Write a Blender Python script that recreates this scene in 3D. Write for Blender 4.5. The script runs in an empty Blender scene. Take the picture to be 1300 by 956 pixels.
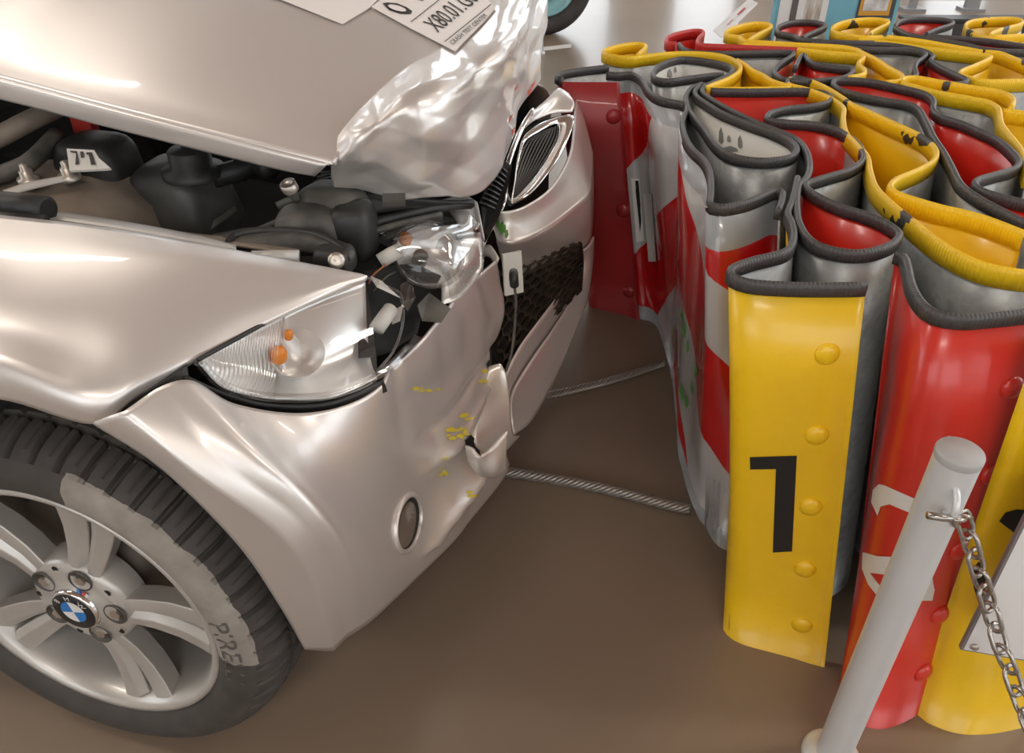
import bpy, bmesh, math, random
from mathutils import Vector, Matrix, noise
from mathutils.bvhtree import BVHTree
from math import sin, cos, pi, radians
random.seed(7)
scene = bpy.context.scene
COL = scene.collection

# ------------------------------------------------------------------ camera
FPX, PITCH, CAMH, CX, CY = 1000.0, radians(34.0), 1.27, 650.0, 433.0
cam_d = bpy.data.cameras.new('camera'); cam = bpy.data.objects.new('camera', cam_d); COL.objects.link(cam)
cam_d.sensor_fit = 'HORIZONTAL'; cam_d.sensor_width = 36.0; cam_d.lens = 36.0 * FPX / 1300.0
cam_d.shift_x = 0.0; cam_d.shift_y = -(478.0 - CY) / 1300.0
cam_d.clip_start = 0.02; cam_d.clip_end = 200
cam.location = (0, 0, CAMH); cam.rotation_euler = (pi / 2 - PITCH, 0, 0)
scene.camera = cam
# ------------------------------------------------------------------ world, daylight, exposure
w = bpy.data.worlds.new('daylight'); scene.world = w; w.use_nodes = True
wb = w.node_tree.nodes['Background']; wb.inputs[0].default_value = (0.93, 0.96, 1.0, 1); wb.inputs[1].default_value = 3.3
vs = scene.view_settings
vs.view_transform = 'Standard'; vs.look = 'None'; vs.gamma = 1.0; vs.use_curve_mapping = False
vs.exposure = 0.0
FILL_W = 60.0

# ------------------------------------------------------------------ helpers
def ray(px, py):
    x = (px - CX) / FPX; y = -(py - CY) / FPX
    return Vector((x, cos(PITCH) + sin(PITCH) * y, -sin(PITCH) + cos(PITCH) * y))
CAM = Vector((0, 0, CAMH))
YAW = radians(-12)
FV = Vector((cos(YAW), sin(YAW), 0)); RV = Vector((sin(YAW), -cos(YAW), 0))
WHEEL = Vector((-.632, .727, .31)); ORG = WHEEL - .85 * RV; ORG.z = 0
def Zp(px, py, z): r = ray(px, py); return CAM + r * ((z - CAMH) / r.z)
def Lp(px, py, l): r = ray(px, py); return CAM + r * (((ORG - CAM).dot(RV) + l) / r.dot(RV))
def Fp(px, py, f): r = ray(px, py); return CAM + r * (((ORG - CAM).dot(FV) + f) / r.dot(FV))
def Cp(f, l, z): return ORG + FV * f + RV * l + Vector((0, 0, z))
def Pt(t):
    "measured point: (px, py, z) | (px, py, 'l', v) | (px, py, 'f', v) | ('c', f, l, z)"
    if isinstance(t, Vector): return t
    if t[0] == 'c': return Cp(*t[1:])
    if len(t) == 3: return Zp(*t)
    return {'l': Lp, 'f': Fp, 'z': Zp}[t[2]](t[0], t[1], t[3])
def bary(top_z0, slope):
    def f(px, py):
        r = ray(px, py); return CAM + r * ((top_z0 - CAMH) / (r.z + slope * r.y))
    return f

def cr(p0, p1, p2, p3, t):
    return 0.5 * ((2 * p1) + (p2 - p0) * t + (2 * p0 - 5 * p1 + 4 * p2 - p3) * t * t + (3 * p1 - p0 - 3 * p2 + p3) * t ** 3)
def spline(pts, n):
    "catmull-rom through pts, n samples per span"
    P = [pts[0] * 2 - pts[1]] + list(pts) + [pts[-1] * 2 - pts[-2]]
    out = []
    for i in range(len(pts) - 1):
        for k in range(n): out.append(cr(P[i], P[i + 1], P[i + 2], P[i + 3], k / n))
    out.append(pts[-1].copy()); return out
def resample(pts, step):
    out = [pts[0].copy()]; acc = 0.0
    for a, b in zip(pts, pts[1:]):
        d = (b - a).length
        while acc + d >= step:
            t = (step - acc) / d; a = a.lerp(b, t); out.append(a.copy()); d = (b - a).length; acc = 0.0
        acc += d
    if (out[-1] - pts[-1]).length > step * .3: out.append(pts[-1].copy())
    return out
def grid(ctrl, n, m):
    rows = [spline([Pt(q) for q in r], m) for r in ctrl]
    cols = list(zip(*rows)); cols = [spline(list(c), n) for c in cols]
    return [list(r) for r in zip(*cols)]

def link(o, parent=None):
    COL.objects.link(o)
    if parent is not None:
        o.parent = parent
        o.matrix_parent_inverse = Matrix.Translation(-parent.location) if parent.type == 'EMPTY' or parent.location.length > 0 else Matrix()
    return o
def mesh(name, verts, faces, mat, parent=None, smooth=True, mats=None, midx=None):
    me = bpy.data.meshes.new(name); me.from_pydata([tuple(v) for v in verts], [], faces)
    for mm in (mats or [mat]): me.materials.append(mm)
    if midx: me.polygons.foreach_set('material_index', midx)
    me.polygons.foreach_set('use_smooth', [smooth] * len(me.polygons)); me.update()
    return link(bpy.data.objects.new(name, me), parent)
def sharp(o, deg=32):
    o.data.set_sharp_from_angle(angle=radians(deg)); return o
def thing(name, label, cat, loc=(0, 0, 0), group=None):
    o = bpy.data.objects.new(name, None); o.empty_display_size = .1; o.location = loc; COL.objects.link(o)
    o['label'] = label; o['category'] = cat
    if group: o['group'] = group
    return o
def tag(o, label=None, cat=None, group=None, kind=None):
    if label: o['label'] = label
    if cat: o['category'] = cat
    if group: o['group'] = group
    if kind: o['kind'] = kind
    return o
def solid(o, th, off=-1.0):
    m = o.modifiers.new('thickness', 'SOLIDIFY'); m.thickness = th; m.offset = off; return o
def bevel(o, w_, seg=2):
    m = o.modifiers.new('edge', 'BEVEL'); m.width = w_; m.segments = seg; m.limit_method = 'ANGLE'; m.angle_limit = radians(35); return o
def relax(g, it):
    "fair a measured surface: even out the measured distances, leave the outline where it was seen"
    R, C = len(g), len(g[0]); D = [[(p - CAM).normalized() for p in r] for r in g]; T = [[(p - CAM).length for p in r] for r in g]
    for _ in range(it):
        N_ = [r[:] for r in T]
        for i in range(R):
            for j in range(C):
                if 0 < i < R - 1 and 0 < j < C - 1: a = (T[i - 1][j] + T[i + 1][j] + T[i][j - 1] + T[i][j + 1]) / 4
                elif 0 < i < R - 1: a = (T[i - 1][j] + T[i + 1][j]) / 2
                elif 0 < j < C - 1: a = (T[i][j - 1] + T[i][j + 1]) / 2
                else: a = T[i][j]
                N_[i][j] = T[i][j] * .4 + a * .6
        T = N_
    return [[CAM + D[i][j] * T[i][j] for j in range(C)] for i in range(R)]
def gridmesh(name, ctrl, mat, parent, n=8, m=8, th=0, disp=None, flip=False, fair=0):
    g = grid(ctrl, n, m); R, C = len(g), len(g[0])
    if fair: g = relax(g, fair)
    if disp: g = disp(g)
    vs_ = [p for r in g for p in r]
    fs = [(i * C + j, i * C + j + 1, (i + 1) * C + j + 1, (i + 1) * C + j) for i in range(R - 1) for j in range(C - 1)]
    if flip: fs = [f[::-1] for f in fs]
    o = mesh(name, vs_, fs, mat, parent)
    if th: solid(o, th)
    return o
def frames(pts):
    out = []
    for i in range(len(pts)):
        t = (pts[min(i + 1, len(pts) - 1)] - pts[max(i - 1, 0)]).normalized(); out.append(t)
    return out
def tubeg(pts, r, seg=8, up=Vector((0, 0, 1)), sec=None, caps=True, rfun=None):
    T = frames(pts); V = []; F = []
    sec = sec or [(cos(2 * pi * k / seg), sin(2 * pi * k / seg)) for k in range(seg)]
    seg = len(sec); prev = None
    for i, (p, t) in enumerate(zip(pts, T)):
        if up is not None: n = t.cross(up)
        else:
            n = (prev if prev is not None else (Vector((0, 0, 1)) if abs(t.z) < .9 else Vector((1, 0, 0))).cross(t))
            n = n - t * n.dot(t)
        if n.length < 1e-6: n = Vector((1, 0, 0))
        n.normalize(); b = n.cross(t).normalized(); prev = n
        rr = rfun(i / (len(pts) - 1)) if rfun else r
        V += [p + n * (a * rr) + b * (c * rr) for a, c in sec]
    N = len(pts)
    for i in range(N - 1):
        for k in range(seg):
            k2 = (k + 1) % seg
            F.append((i * seg + k, (i + 1) * seg + k, (i + 1) * seg + k2, i * seg + k2))
    if caps: F.append(tuple(range(seg))); F.append(tuple((N - 1) * seg + k for k in reversed(range(seg))))
    return V, F
def tube(name, pts, r, mat, parent=None, seg=10, up=None, sec=None, n=0, rfun=None):
    pts = [Pt(p) for p in pts]
    if n: pts = spline(pts, n)
    V, F = tubeg(pts, r, seg, up, sec, True, rfun)
    return mesh(name, V, F, mat, parent)
def box(name, c, s, mat, parent=None, rot=None, bev=0):
    V = [Vector((x * s[0] / 2, y * s[1] / 2, z * s[2] / 2)) for x in (-1, 1) for y in (-1, 1) for z in (-1, 1)]
    if rot is not None: V = [rot @ v for v in V]
    V = [v + Vector(c) for v in V]
    F = [(0, 1, 3, 2), (4, 6, 7, 5), (0, 4, 5, 1), (2, 3, 7, 6), (0, 2, 6, 4), (1, 5, 7, 3)]
    o = mesh(name, V, F, mat, parent, False)
    if bev: bevel(o, bev)
    return o
def axes(n):
    n = n.normalized(); a = Vector((0, 0, 1)).cross(n)
    if a.length < 1e-3: a = Vector((1, 0, 0))
    a.normalize(); return a, n.cross(a), n
def lathe(name, prof, c, n, mat, parent=None, seg=32, ax=None, smooth=True, a0=0, a1=2 * pi):
    "prof: (radius, height along n)"
    a, b, n = ax or axes(n); V = []; F = []; full = abs(a1 - a0 - 2 * pi) < 1e-6
    K = seg if full else seg + 1
    for k in range(K):
        th = a0 + (a1 - a0) * k / seg; d = a * cos(th) + b * sin(th)
        V += [c + d * r + n * h for r, h in prof]
    M = len(prof)
    for k in range(seg):
        k2 = (k + 1) % K
        for j in range(M - 1): F.append((k * M + j, k2 * M + j, k2 * M + j + 1, k * M + j + 1))
    return mesh(name, V, F, mat, parent, smooth)
def prism(name, poly, depth, mat, parent=None, smooth=False):
    "poly: 3-D outline (planar-ish); depth: extrusion vector"
    n = len(poly); V = list(poly) + [p + depth for p in poly]
    F = [tuple(range(n)), tuple(reversed(range(n, 2 * n)))] + [(i, i + n, (i + 1) % n + n, (i + 1) % n) for i in range(n)]
    return mesh(name, V, F, mat, parent, smooth)
def bvh_of(*objs):
    V = []; F = []
    for o in objs:
        k = len(V); mw = o.matrix_world if o.parent is None else Matrix()
        V += [v.co.copy() for v in o.data.vertices]; F += [tuple(i + k for i in p.vertices) for p in o.data.polygons]
    return BVHTree.FromPolygons(V, F)
def hit(bv, px, py):
    r = ray(px, py).normalized(); loc, n, i, d = bv.ray_cast(CAM, r)
    if loc is None: return None, None
    if n.dot(r) > 0: n = -n
    return loc, n
def decal(name, bv, poly, mat, parent, off=.0012, maxlen=7.0, slide=None):
    "flat print laid on a surface: outline in measured pixels, filled, refined and dropped onto the surface"
    bm = bmesh.new(); f = bm.faces.new([bm.verts.new((a, b, 0)) for a, b in poly]); bm.normal_update(); bmesh.ops.triangulate(bm, faces=[f])
    for _ in range(5):
        es = [e for e in bm.edges if e.calc_length() > maxlen]
        if not es: break
        bmesh.ops.subdivide_edges(bm, edges=es, cuts=1); bm.normal_update(); bmesh.ops.triangulate(bm, faces=bm.faces[:])
    bad = []
    for v in bm.verts:
        l, n = hit(bv, v.co.x, v.co.y)
        if l is None: bad.append(v)
        else: v.co = l + n * off
    if bad: bmesh.ops.delete(bm, geom=bad, context='VERTS')
    me = bpy.data.meshes.new(name); bm.to_mesh(me); bm.free(); me.materials.append(mat)
    me.polygons.foreach_set('use_smooth', [True] * len(me.polygons))
    return link(bpy.data.objects.new(name, me), parent)
def text_mesh(s, size=1.0, align='CENTER'):
    c = bpy.data.curves.new('t', 'FONT'); c.body = s; c.size = size; c.align_x = align; c.align_y = 'CENTER'; c.resolution_u = 3
    o = bpy.data.objects.new('t', c); COL.objects.link(o)
    dg = bpy.context.evaluated_depsgraph_get(); me = bpy.data.meshes.new_from_object(o.evaluated_get(dg))
    V = [v.co.copy() for v in me.vertices]; F = [tuple(p.vertices) for p in me.polygons]
    bpy.data.objects.remove(o); bpy.data.curves.remove(c); bpy.data.meshes.remove(me)
    return V, F

# ------------------------------------------------------------------ materials
def mat(name, col, rough=.5, metal=0.0, coat=0.0, var=0.0, vscale=6.0, bump=0.0, bscale=200.0, spec=.5, col2=None, vdetail=3.0, coat_r=.04, stretch=None, emit=None):
    m = bpy.data.materials.new(name); m.use_nodes = True; nt = m.node_tree; N = nt.nodes; b = N['Principled BSDF']
    b.inputs['Base Color'].default_value = (*col, 1); b.inputs['Roughness'].default_value = rough; b.inputs['Metallic'].default_value = metal
    b.inputs['Specular IOR Level'].default_value = spec
    b.inputs['Coat Weight'].default_value = coat; b.inputs['Coat Roughness'].default_value = coat_r
    tc = N.new('ShaderNodeTexCoord'); mp = N.new('ShaderNodeMapping'); nt.links.new(tc.outputs['Object'], mp.inputs[0])
    if stretch: mp.inputs['Scale'].default_value = stretch
    if var or col2:
        nz = N.new('ShaderNodeTexNoise'); nz.inputs['Scale'].default_value = vscale; nz.inputs['Detail'].default_value = vdetail
        nt.links.new(mp.outputs[0], nz.inputs['Vector'])
        rp = N.new('ShaderNodeValToRGB'); nt.links.new(nz.outputs['Fac'], rp.inputs[0])
        c2 = col2 or tuple(min(1, c * (1 + var)) for c in col); c1 = col if col2 else tuple(c * (1 - var) for c in col)
        rp.color_ramp.elements[0].color = (*c1, 1); rp.color_ramp.elements[1].color = (*c2, 1)
        rp.color_ramp.elements[0].position = .35; rp.color_ramp.elements[1].position = .68
        nt.links.new(rp.outputs[0], b.inputs['Base Color'])
    if bump:
        n2 = N.new('ShaderNodeTexNoise'); n2.inputs['Scale'].default_value = bscale; nt.links.new(mp.outputs[0], n2.inputs['Vector'])
        bp = N.new('ShaderNodeBump'); bp.inputs['Strength'].default_value = bump; bp.inputs['Distance'].default_value = .002
        nt.links.new(n2.outputs['Fac'], bp.inputs['Height']); nt.links.new(bp.outputs[0], b.inputs['Normal'])
    if emit:
        b.inputs['Emission Color'].default_value = (*col, 1); b.inputs['Emission Strength'].default_value = emit
    return m
def bsdf(m): return m.node_tree.nodes['Principled BSDF']
def glass_mat(name, tint=(1, 1, 1), mixf=.12, rough=.02):
    "thin clear plastic: mostly straight-through with a glossy skin"
    m = bpy.data.materials.new(name); m.use_nodes = True; nt = m.node_tree; N = nt.nodes; L = nt.links
    N.remove(N['Principled BSDF']); out = N['Material Output']
    tr = N.new('ShaderNodeBsdfTransparent'); tr.inputs[0].default_value = (*tint, 1)
    gl = N.new('ShaderNodeBsdfGlossy'); gl.inputs['Roughness'].default_value = rough
    lw = N.new('ShaderNodeLayerWeight'); lw.inputs[0].default_value = .35
    mr = N.new('ShaderNodeMapRange'); mr.inputs['To Min'].default_value = mixf; mr.inputs['To Max'].default_value = .55
    mx = N.new('ShaderNodeMixShader')
    L.new(lw.outputs['Facing'], mr.inputs['Value']); L.new(mr.outputs[0], mx.inputs[0]); L.new(tr.outputs[0], mx.inputs[1]); L.new(gl.outputs[0], mx.inputs[2]); L.new(mx.outputs[0], out.inputs[0])
    return m

# ------------------------------------------------------------------ the hall
M_floor = mat('floor_epoxy', (.235, .172, .122), rough=.32, var=.10, vscale=1.3, bump=.05, bscale=60, spec=.45, coat=.2, coat_r=.15)
M_wall = mat('plaster', (.72, .68, .62), rough=.85, var=.04)
M_wood = mat('timber_ceiling', (.27, .165, .12), rough=.55, col2=(.40, .265, .20), vscale=3.0, stretch=(.35, 6, 1), vdetail=6)
M_frame = mat('window_frame_grey', (.16, .165, .17), rough=.4, metal=.3)
M_pane = glass_mat('window_glass', (.97, .985, .98), .03, .0)
X0, X1, Y0, Y1, HC = -7.0, 7.0, -5.0, 9.0, 5.0
def slab(name, c, s, m, kind='structure', parent=None):
    o = box(name, c, s, m, parent); 
    if parent is None: o['kind'] = kind
    return o
slab('floor', ((X0 + X1) / 2, (Y0 + Y1) / 2, -.05), (X1 - X0 + .4, Y1 - Y0 + .4, .1), M_floor)
ceil = slab('ceiling', ((X0 + X1) / 2, (Y0 + Y1) / 2, HC + .3), (X1 - X0 + .4, Y1 - Y0 + .4, .1), M_wall)
npl = 40
for k in range(npl):      # boards of the timber ceiling
    wdt = (Y1 - Y0) / npl
    box('plank', ((X0 + X1) / 2, Y0 + wdt * (k + .5), HC + .02 + .004 * (k % 2)), (X1 - X0, wdt - .012, .03), M_wood, ceil)
# glazed facades: back (+y), right (+x); openings high up in the left and front walls
winno = [0]
def wall_with_openings(name, p0, p1, ops, h=HC):
    "vertical wall from p0 to p1 (xy), ops: list of (s0, s1, z0, z1)"
    d = Vector((p1[0] - p0[0], p1[1] - p0[1], 0)); L = d.length; d.normalize(); nrm = Vector((d.y, -d.x, 0))
    P = lambda s, z, o=0: Vector((p0[0], p0[1], 0)) + d * s + Vector((0, 0, z)) + nrm * o
    V = []; F = []
    def blk(s0, s1, z0, z1):
        if s1 - s0 < 1e-4 or z1 - z0 < 1e-4: return
        k = len(V)
        for o in (0, .2):
            V.extend([P(s0, z0, o), P(s1, z0, o), P(s1, z1, o), P(s0, z1, o)])
        F.extend([tuple(k + i for i in f) for f in ((0, 1, 2, 3), (7, 6, 5, 4), (0, 4, 5, 1), (1, 5, 6, 2), (2, 6, 7, 3), (3, 7, 4, 0))])
    s = 0
    for (a, b, z0, z1) in sorted(ops):
        blk(s, a, 0, h); blk(a, b, 0, z0); blk(a, b, z1, h); s = b
    blk(s, L, 0, h)
    o = mesh(name, V, F, M_wall, None, False); o['kind'] = 'structure'
    for (a, b, z0, z1) in ops:
        winno[0] += 1
        ang = math.atan2(d.y, d.x); R = Matrix.Rotation(ang, 3, 'Z')
        # frame: outer bars, then mullions and a transom
        V2 = []; F2 = []
        def bar(s0, s1, q0, q1):
            k = len(V2)
            for of in (.06, .13): V2.extend([P(s0, q0, of), P(s1, q0, of), P(s1, q1, of), P(s0, q1, of)])
            F2.extend([tuple(k + i for i in f) for f in ((0, 1, 2, 3), (7, 6, 5, 4), (0, 4, 5, 1), (1, 5, 6, 2), (2, 6, 7, 3), (3, 7, 4, 0))])
        t = .05
        bar(a, b, z0, z0 + t); bar(a, b, z1 - t, z1); bar(a, a + t, z0, z1); bar(b - t, b, z0, z1)
        nm = max(1, round((b - a) / 1.1)); tz = z0 + (z1 - z0) * .38
        for k in range(1, nm): sx = a + (b - a) * k / nm; bar(sx - t / 2, sx + t / 2, z0, z1)
        bar(a, b, tz - t / 2, tz + t / 2)
        wo = mesh('window_%d' % winno[0], V2, F2, M_frame, None, False); wo['kind'] = 'structure'
        for k in range(nm):
            sa, sb = a + (b - a) * k / nm, a + (b - a) * (k + 1) / nm
            for (q0, q1) in ((z0, tz), (tz, z1)):
                mesh('pane', [P(sa + .02, q0 + .02, .09), P(sb - .02, q0 + .02, .09), P(sb - .02, q1 - .02, .09), P(sa + .02, q1 - .02, .09)], [(0, 1, 2, 3)], M_pane, wo, False)
    return o
wall_with_openings('wall_back', (X1, Y1), (X0, Y1), [(.5 + 1.35 * k, 1.25 + 1.35 * k, .12, 3.3) for k in range(10)])
wall_with_openings('wall_right', (X1, Y0), (X1, Y1), [(.6, 4.6, .5, 4.3), (5.2, 9.2, .5, 4.3), (9.8, 13.6, .5, 4.3)])
wall_with_openings('wall_left', (X0, Y1), (X0, Y0), [(1.0, 5.0, 1.2, 4.2), (6.0, 9.5, 1.2, 4.2)])
wall_with_openings('wall_front', (X0, Y0), (X1, Y0), [(1.5, 6.5, 1.6, 4.2), (7.5, 12.5, 1.6, 4.2)])
# unseen long ceiling panels, added to fill the hall with light
M_lampglow = mat('fill_diffuser', (1.0, .93, .84), rough=.6, emit=4.0)
M_lampcase = mat('fill_case', (.7, .7, .68), rough=.5)
fill_panels = {(-3.8, 1.0): 'left of the crashed car', (-.2, -3.4): 'behind the viewer', (4.2, 1.0): 'right of the folded barrier',
              (-3.8, 5.5): 'far left', (4.2, 5.5): 'far right'}
for (lx, ly), where in fill_panels.items():
    t = thing('fill_panel', 'long warm white fill panel, added out of view on the timber ceiling, ' + where, 'lamp', (lx, ly, HC - .12), 'added fill panels on the ceiling')
    box('housing', (lx, ly, HC - .04), (1.9, .46, .08), M_lampcase, t)
    box('diffuser', (lx, ly, HC - .09), (1.8, .38, .02), M_lampglow, t)
    ld = bpy.data.lights.new('fill_panel_light', 'AREA'); ld.shape = 'RECTANGLE'; ld.size = 1.8; ld.size_y = .4; ld.energy = FILL_W; ld.color = (1, .92, .82)
    lo = bpy.data.objects.new('fill_panel_light', ld); lo.location = (lx, ly, HC - .11); COL.objects.link(lo)

# ------------------------------------------------------------------ folded crash cushion
def galv(name):
    m = bpy.data.materials.new(name); m.use_nodes = True; nt = m.node_tree; N = nt.nodes; L = nt.links; b = N['Principled BSDF']
    tc = N.new('ShaderNodeTexCoord'); vo = N.new('ShaderNodeTexVoronoi'); vo.inputs['Scale'].default_value = 80
    nz = N.new('ShaderNodeTexNoise'); nz.inputs['Scale'].default_value = 14; nz.inputs['Detail'].default_value = 5
    mx = N.new('ShaderNodeMix'); mx.inputs[0].default_value = .75
    rp = N.new('ShaderNodeValToRGB'); rp.color_ramp.elements[0].position = .3; rp.color_ramp.elements[1].position = .75
    rp.color_ramp.elements[0].color = (.26, .275, .275, 1); rp.color_ramp.elements[1].color = (.46, .475, .465, 1)
    L.new(tc.outputs['Object'], vo.inputs['Vector']); L.new(tc.outputs['Object'], nz.inputs['Vector'])
    L.new(vo.outputs['Color'], mx.inputs[2]); L.new(nz.outputs['Fac'], mx.inputs[3]); L.new(mx.outputs[0], rp.inputs[0]); L.new(rp.outputs[0], b.inputs['Base Color'])
    b.inputs['Metallic'].default_value = .45; b.inputs['Roughness'].default_value = .42
    return m
M_galv = galv('galvanised_steel')
M_red = mat('red_paint', (.66, .032, .018), rough=.3, var=.10, vscale=4, coat=.3, coat_r=.15, bump=.03, bscale=400)
M_dred = mat('dark_red_paint', (.33, .020, .022), rough=.38, var=.12, vscale=5, coat=.2)
M_yel = mat('yellow_paint', (.86, .53, .006), rough=.33, var=.06, vscale=5, coat=.3, coat_r=.15, bump=.03, bscale=300)
M_wht = mat('worn_white_paint', (.74, .73, .68), rough=.45, var=.04, vscale=8)
def rubber(name, c, c2=None, wear=False):
    m = bpy.data.materials.new(name); m.use_nodes = True; nt = m.node_tree; N = nt.nodes; L = nt.links; b = N['Principled BSDF']
    b.inputs['Base Color'].default_value = (*c, 1); b.inputs['Roughness'].default_value = .42
    uv = N.new('ShaderNodeUVMap'); wv = N.new('ShaderNodeTexWave'); wv.inputs['Scale'].default_value = 55; wv.bands_direction = 'X'
    L.new(uv.outputs[0], wv.inputs['Vector'])
    bp = N.new('ShaderNodeBump'); bp.inputs['Strength'].default_value = .35; bp.inputs['Distance'].default_value = .0015
    L.new(wv.outputs['Fac'], bp.inputs['Height']); L.new(bp.outputs[0], b.inputs['Normal'])
    if wear:
        tc = N.new('ShaderNodeTexCoord'); nz = N.new('ShaderNodeTexNoise'); nz.inputs['Scale'].default_value = 9; nz.inputs['Detail'].default_value = 8
        rp = N.new('ShaderNodeValToRGB'); rp.color_ramp.interpolation = 'CONSTANT'; rp.color_ramp.elements[1].position = wear
        rp.color_ramp.elements[0].color = (*c2, 1); rp.color_ramp.elements[1].color = (*c, 1)
        L.new(tc.outputs['Object'], nz.inputs['Vector']); L.new(nz.outputs['Fac'], rp.inputs[0]); L.new(rp.outputs[0], b.inputs['Base Color'])
    return m
M_trim = rubber('rubber_edging', (.062, .056, .054))
M_trimY = rubber('yellow_painted_edging', (.88, .55, .010), (.05, .045, .04), .27)
M_trimYw = rubber('yellow_worn_edging', (.88, .55, .010), (.05, .045, .04), .40)
M_trimR = rubber('red_painted_edging', (.52, .03, .025))
def chevron(name):
    "red and white slanting reflective sheeting, galvanised strip left bare along the top and bottom edges"
    m = bpy.data.materials.new(name); m.use_nodes = True; nt = m.node_tree; N = nt.nodes; L = nt.links; b = N['Principled BSDF']
    uv = N.new('ShaderNodeUVMap'); sp = N.new('ShaderNodeSeparateXYZ'); L.new(uv.outputs[0], sp.inputs[0])
    def math_(op, a, c=None, d=None):
        n = N.new('ShaderNodeMath'); n.operation = op
        for i, v in enumerate((a, c, d)):
            if v is None: continue
            if isinstance(v, (int, float)): n.inputs[i].default_value = v
            else: L.new(v, n.inputs[i])
        return n.outputs[0]
    U, Vv = sp.outputs[0], sp.outputs[1]
    d0 = math_('SUBTRACT', U, .5)      # the fold at the tip of the nose; stripes fall away on either side of it
    du = math_('ADD', math_('MULTIPLY', math_('MAXIMUM', d0, 0.0), .3), math_('MULTIPLY', math_('MAXIMUM', math_('MULTIPLY', d0, -1.0), 0.0), .85))
    fr = math_('FRACT', math_('ADD', math_('DIVIDE', math_('SUBTRACT', math_('ADD', Vv, du), .60), .5), 10.0))
    lt = lambda a, c: math_('LESS_THAN', a, c); gt = lambda a, c: math_('GREATER_THAN', a, c)
    line = lambda c0, k, u0: math_('SUBTRACT', c0, math_('MULTIPLY', math_('SUBTRACT', U, u0), k))
    n1 = math_('MULTIPLY', lt(Vv, line(.68, .57, .6)), gt(Vv, line(.43, .5, .6)))
    near = math_('MAXIMUM', n1, math_('MAXIMUM', lt(Vv, line(.17, .45, .6)), gt(Vv, line(.70, .67, .85))))
    side = gt(U, .5)
    isr = math_('ADD', math_('MULTIPLY', near, side), math_('MULTIPLY', gt(fr, .5), math_('SUBTRACT', 1.0, side)))
    mx = N.new('ShaderNodeMix'); mx.data_type = 'RGBA'; L.new(isr, mx.inputs[0])
    nz = N.new('ShaderNodeTexNoise'); nz.inputs['Scale'].default_value = 9; nz.inputs['Detail'].default_value = 6
    tc = N.new('ShaderNodeTexCoord'); L.new(tc.outputs['Object'], nz.inputs['Vector'])
    rw = N.new('ShaderNodeValToRGB'); rw.color_ramp.elements[0].color = (.40, .39, .385, 1); rw.color_ramp.elements[1].color = (.60, .59, .58, 1); L.new(nz.outputs['Fac'], rw.inputs[0])
    rr = N.new('ShaderNodeValToRGB'); rr.color_ramp.elements[0].color = (.42, .006, .008, 1); rr.color_ramp.elements[1].color = (.60, .012, .012, 1); L.new(nz.outputs['Fac'], rr.inputs[0])
    L.new(rw.outputs[0], mx.inputs[6]); L.new(rr.outputs[0], mx.inputs[7])
    top = math_('MAXIMUM', math_('GREATER_THAN', Vv, .655), math_('LESS_THAN', Vv, .045))
    mx2 = N.new('ShaderNodeMix'); mx2.data_type = 'RGBA'; L.new(top, mx2.inputs[0]); L.new(mx.outputs[2], mx2.inputs[6]); mx2.inputs[7].default_value = (.36, .375, .385, 1)
    L.new(mx2.outputs[2], b.inputs['Base Color']); b.inputs['Roughness'].default_value = .22; b.inputs['Coat Weight'].default_value = .5
    return m
M_chev = chevron('chevron_sheeting')

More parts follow.
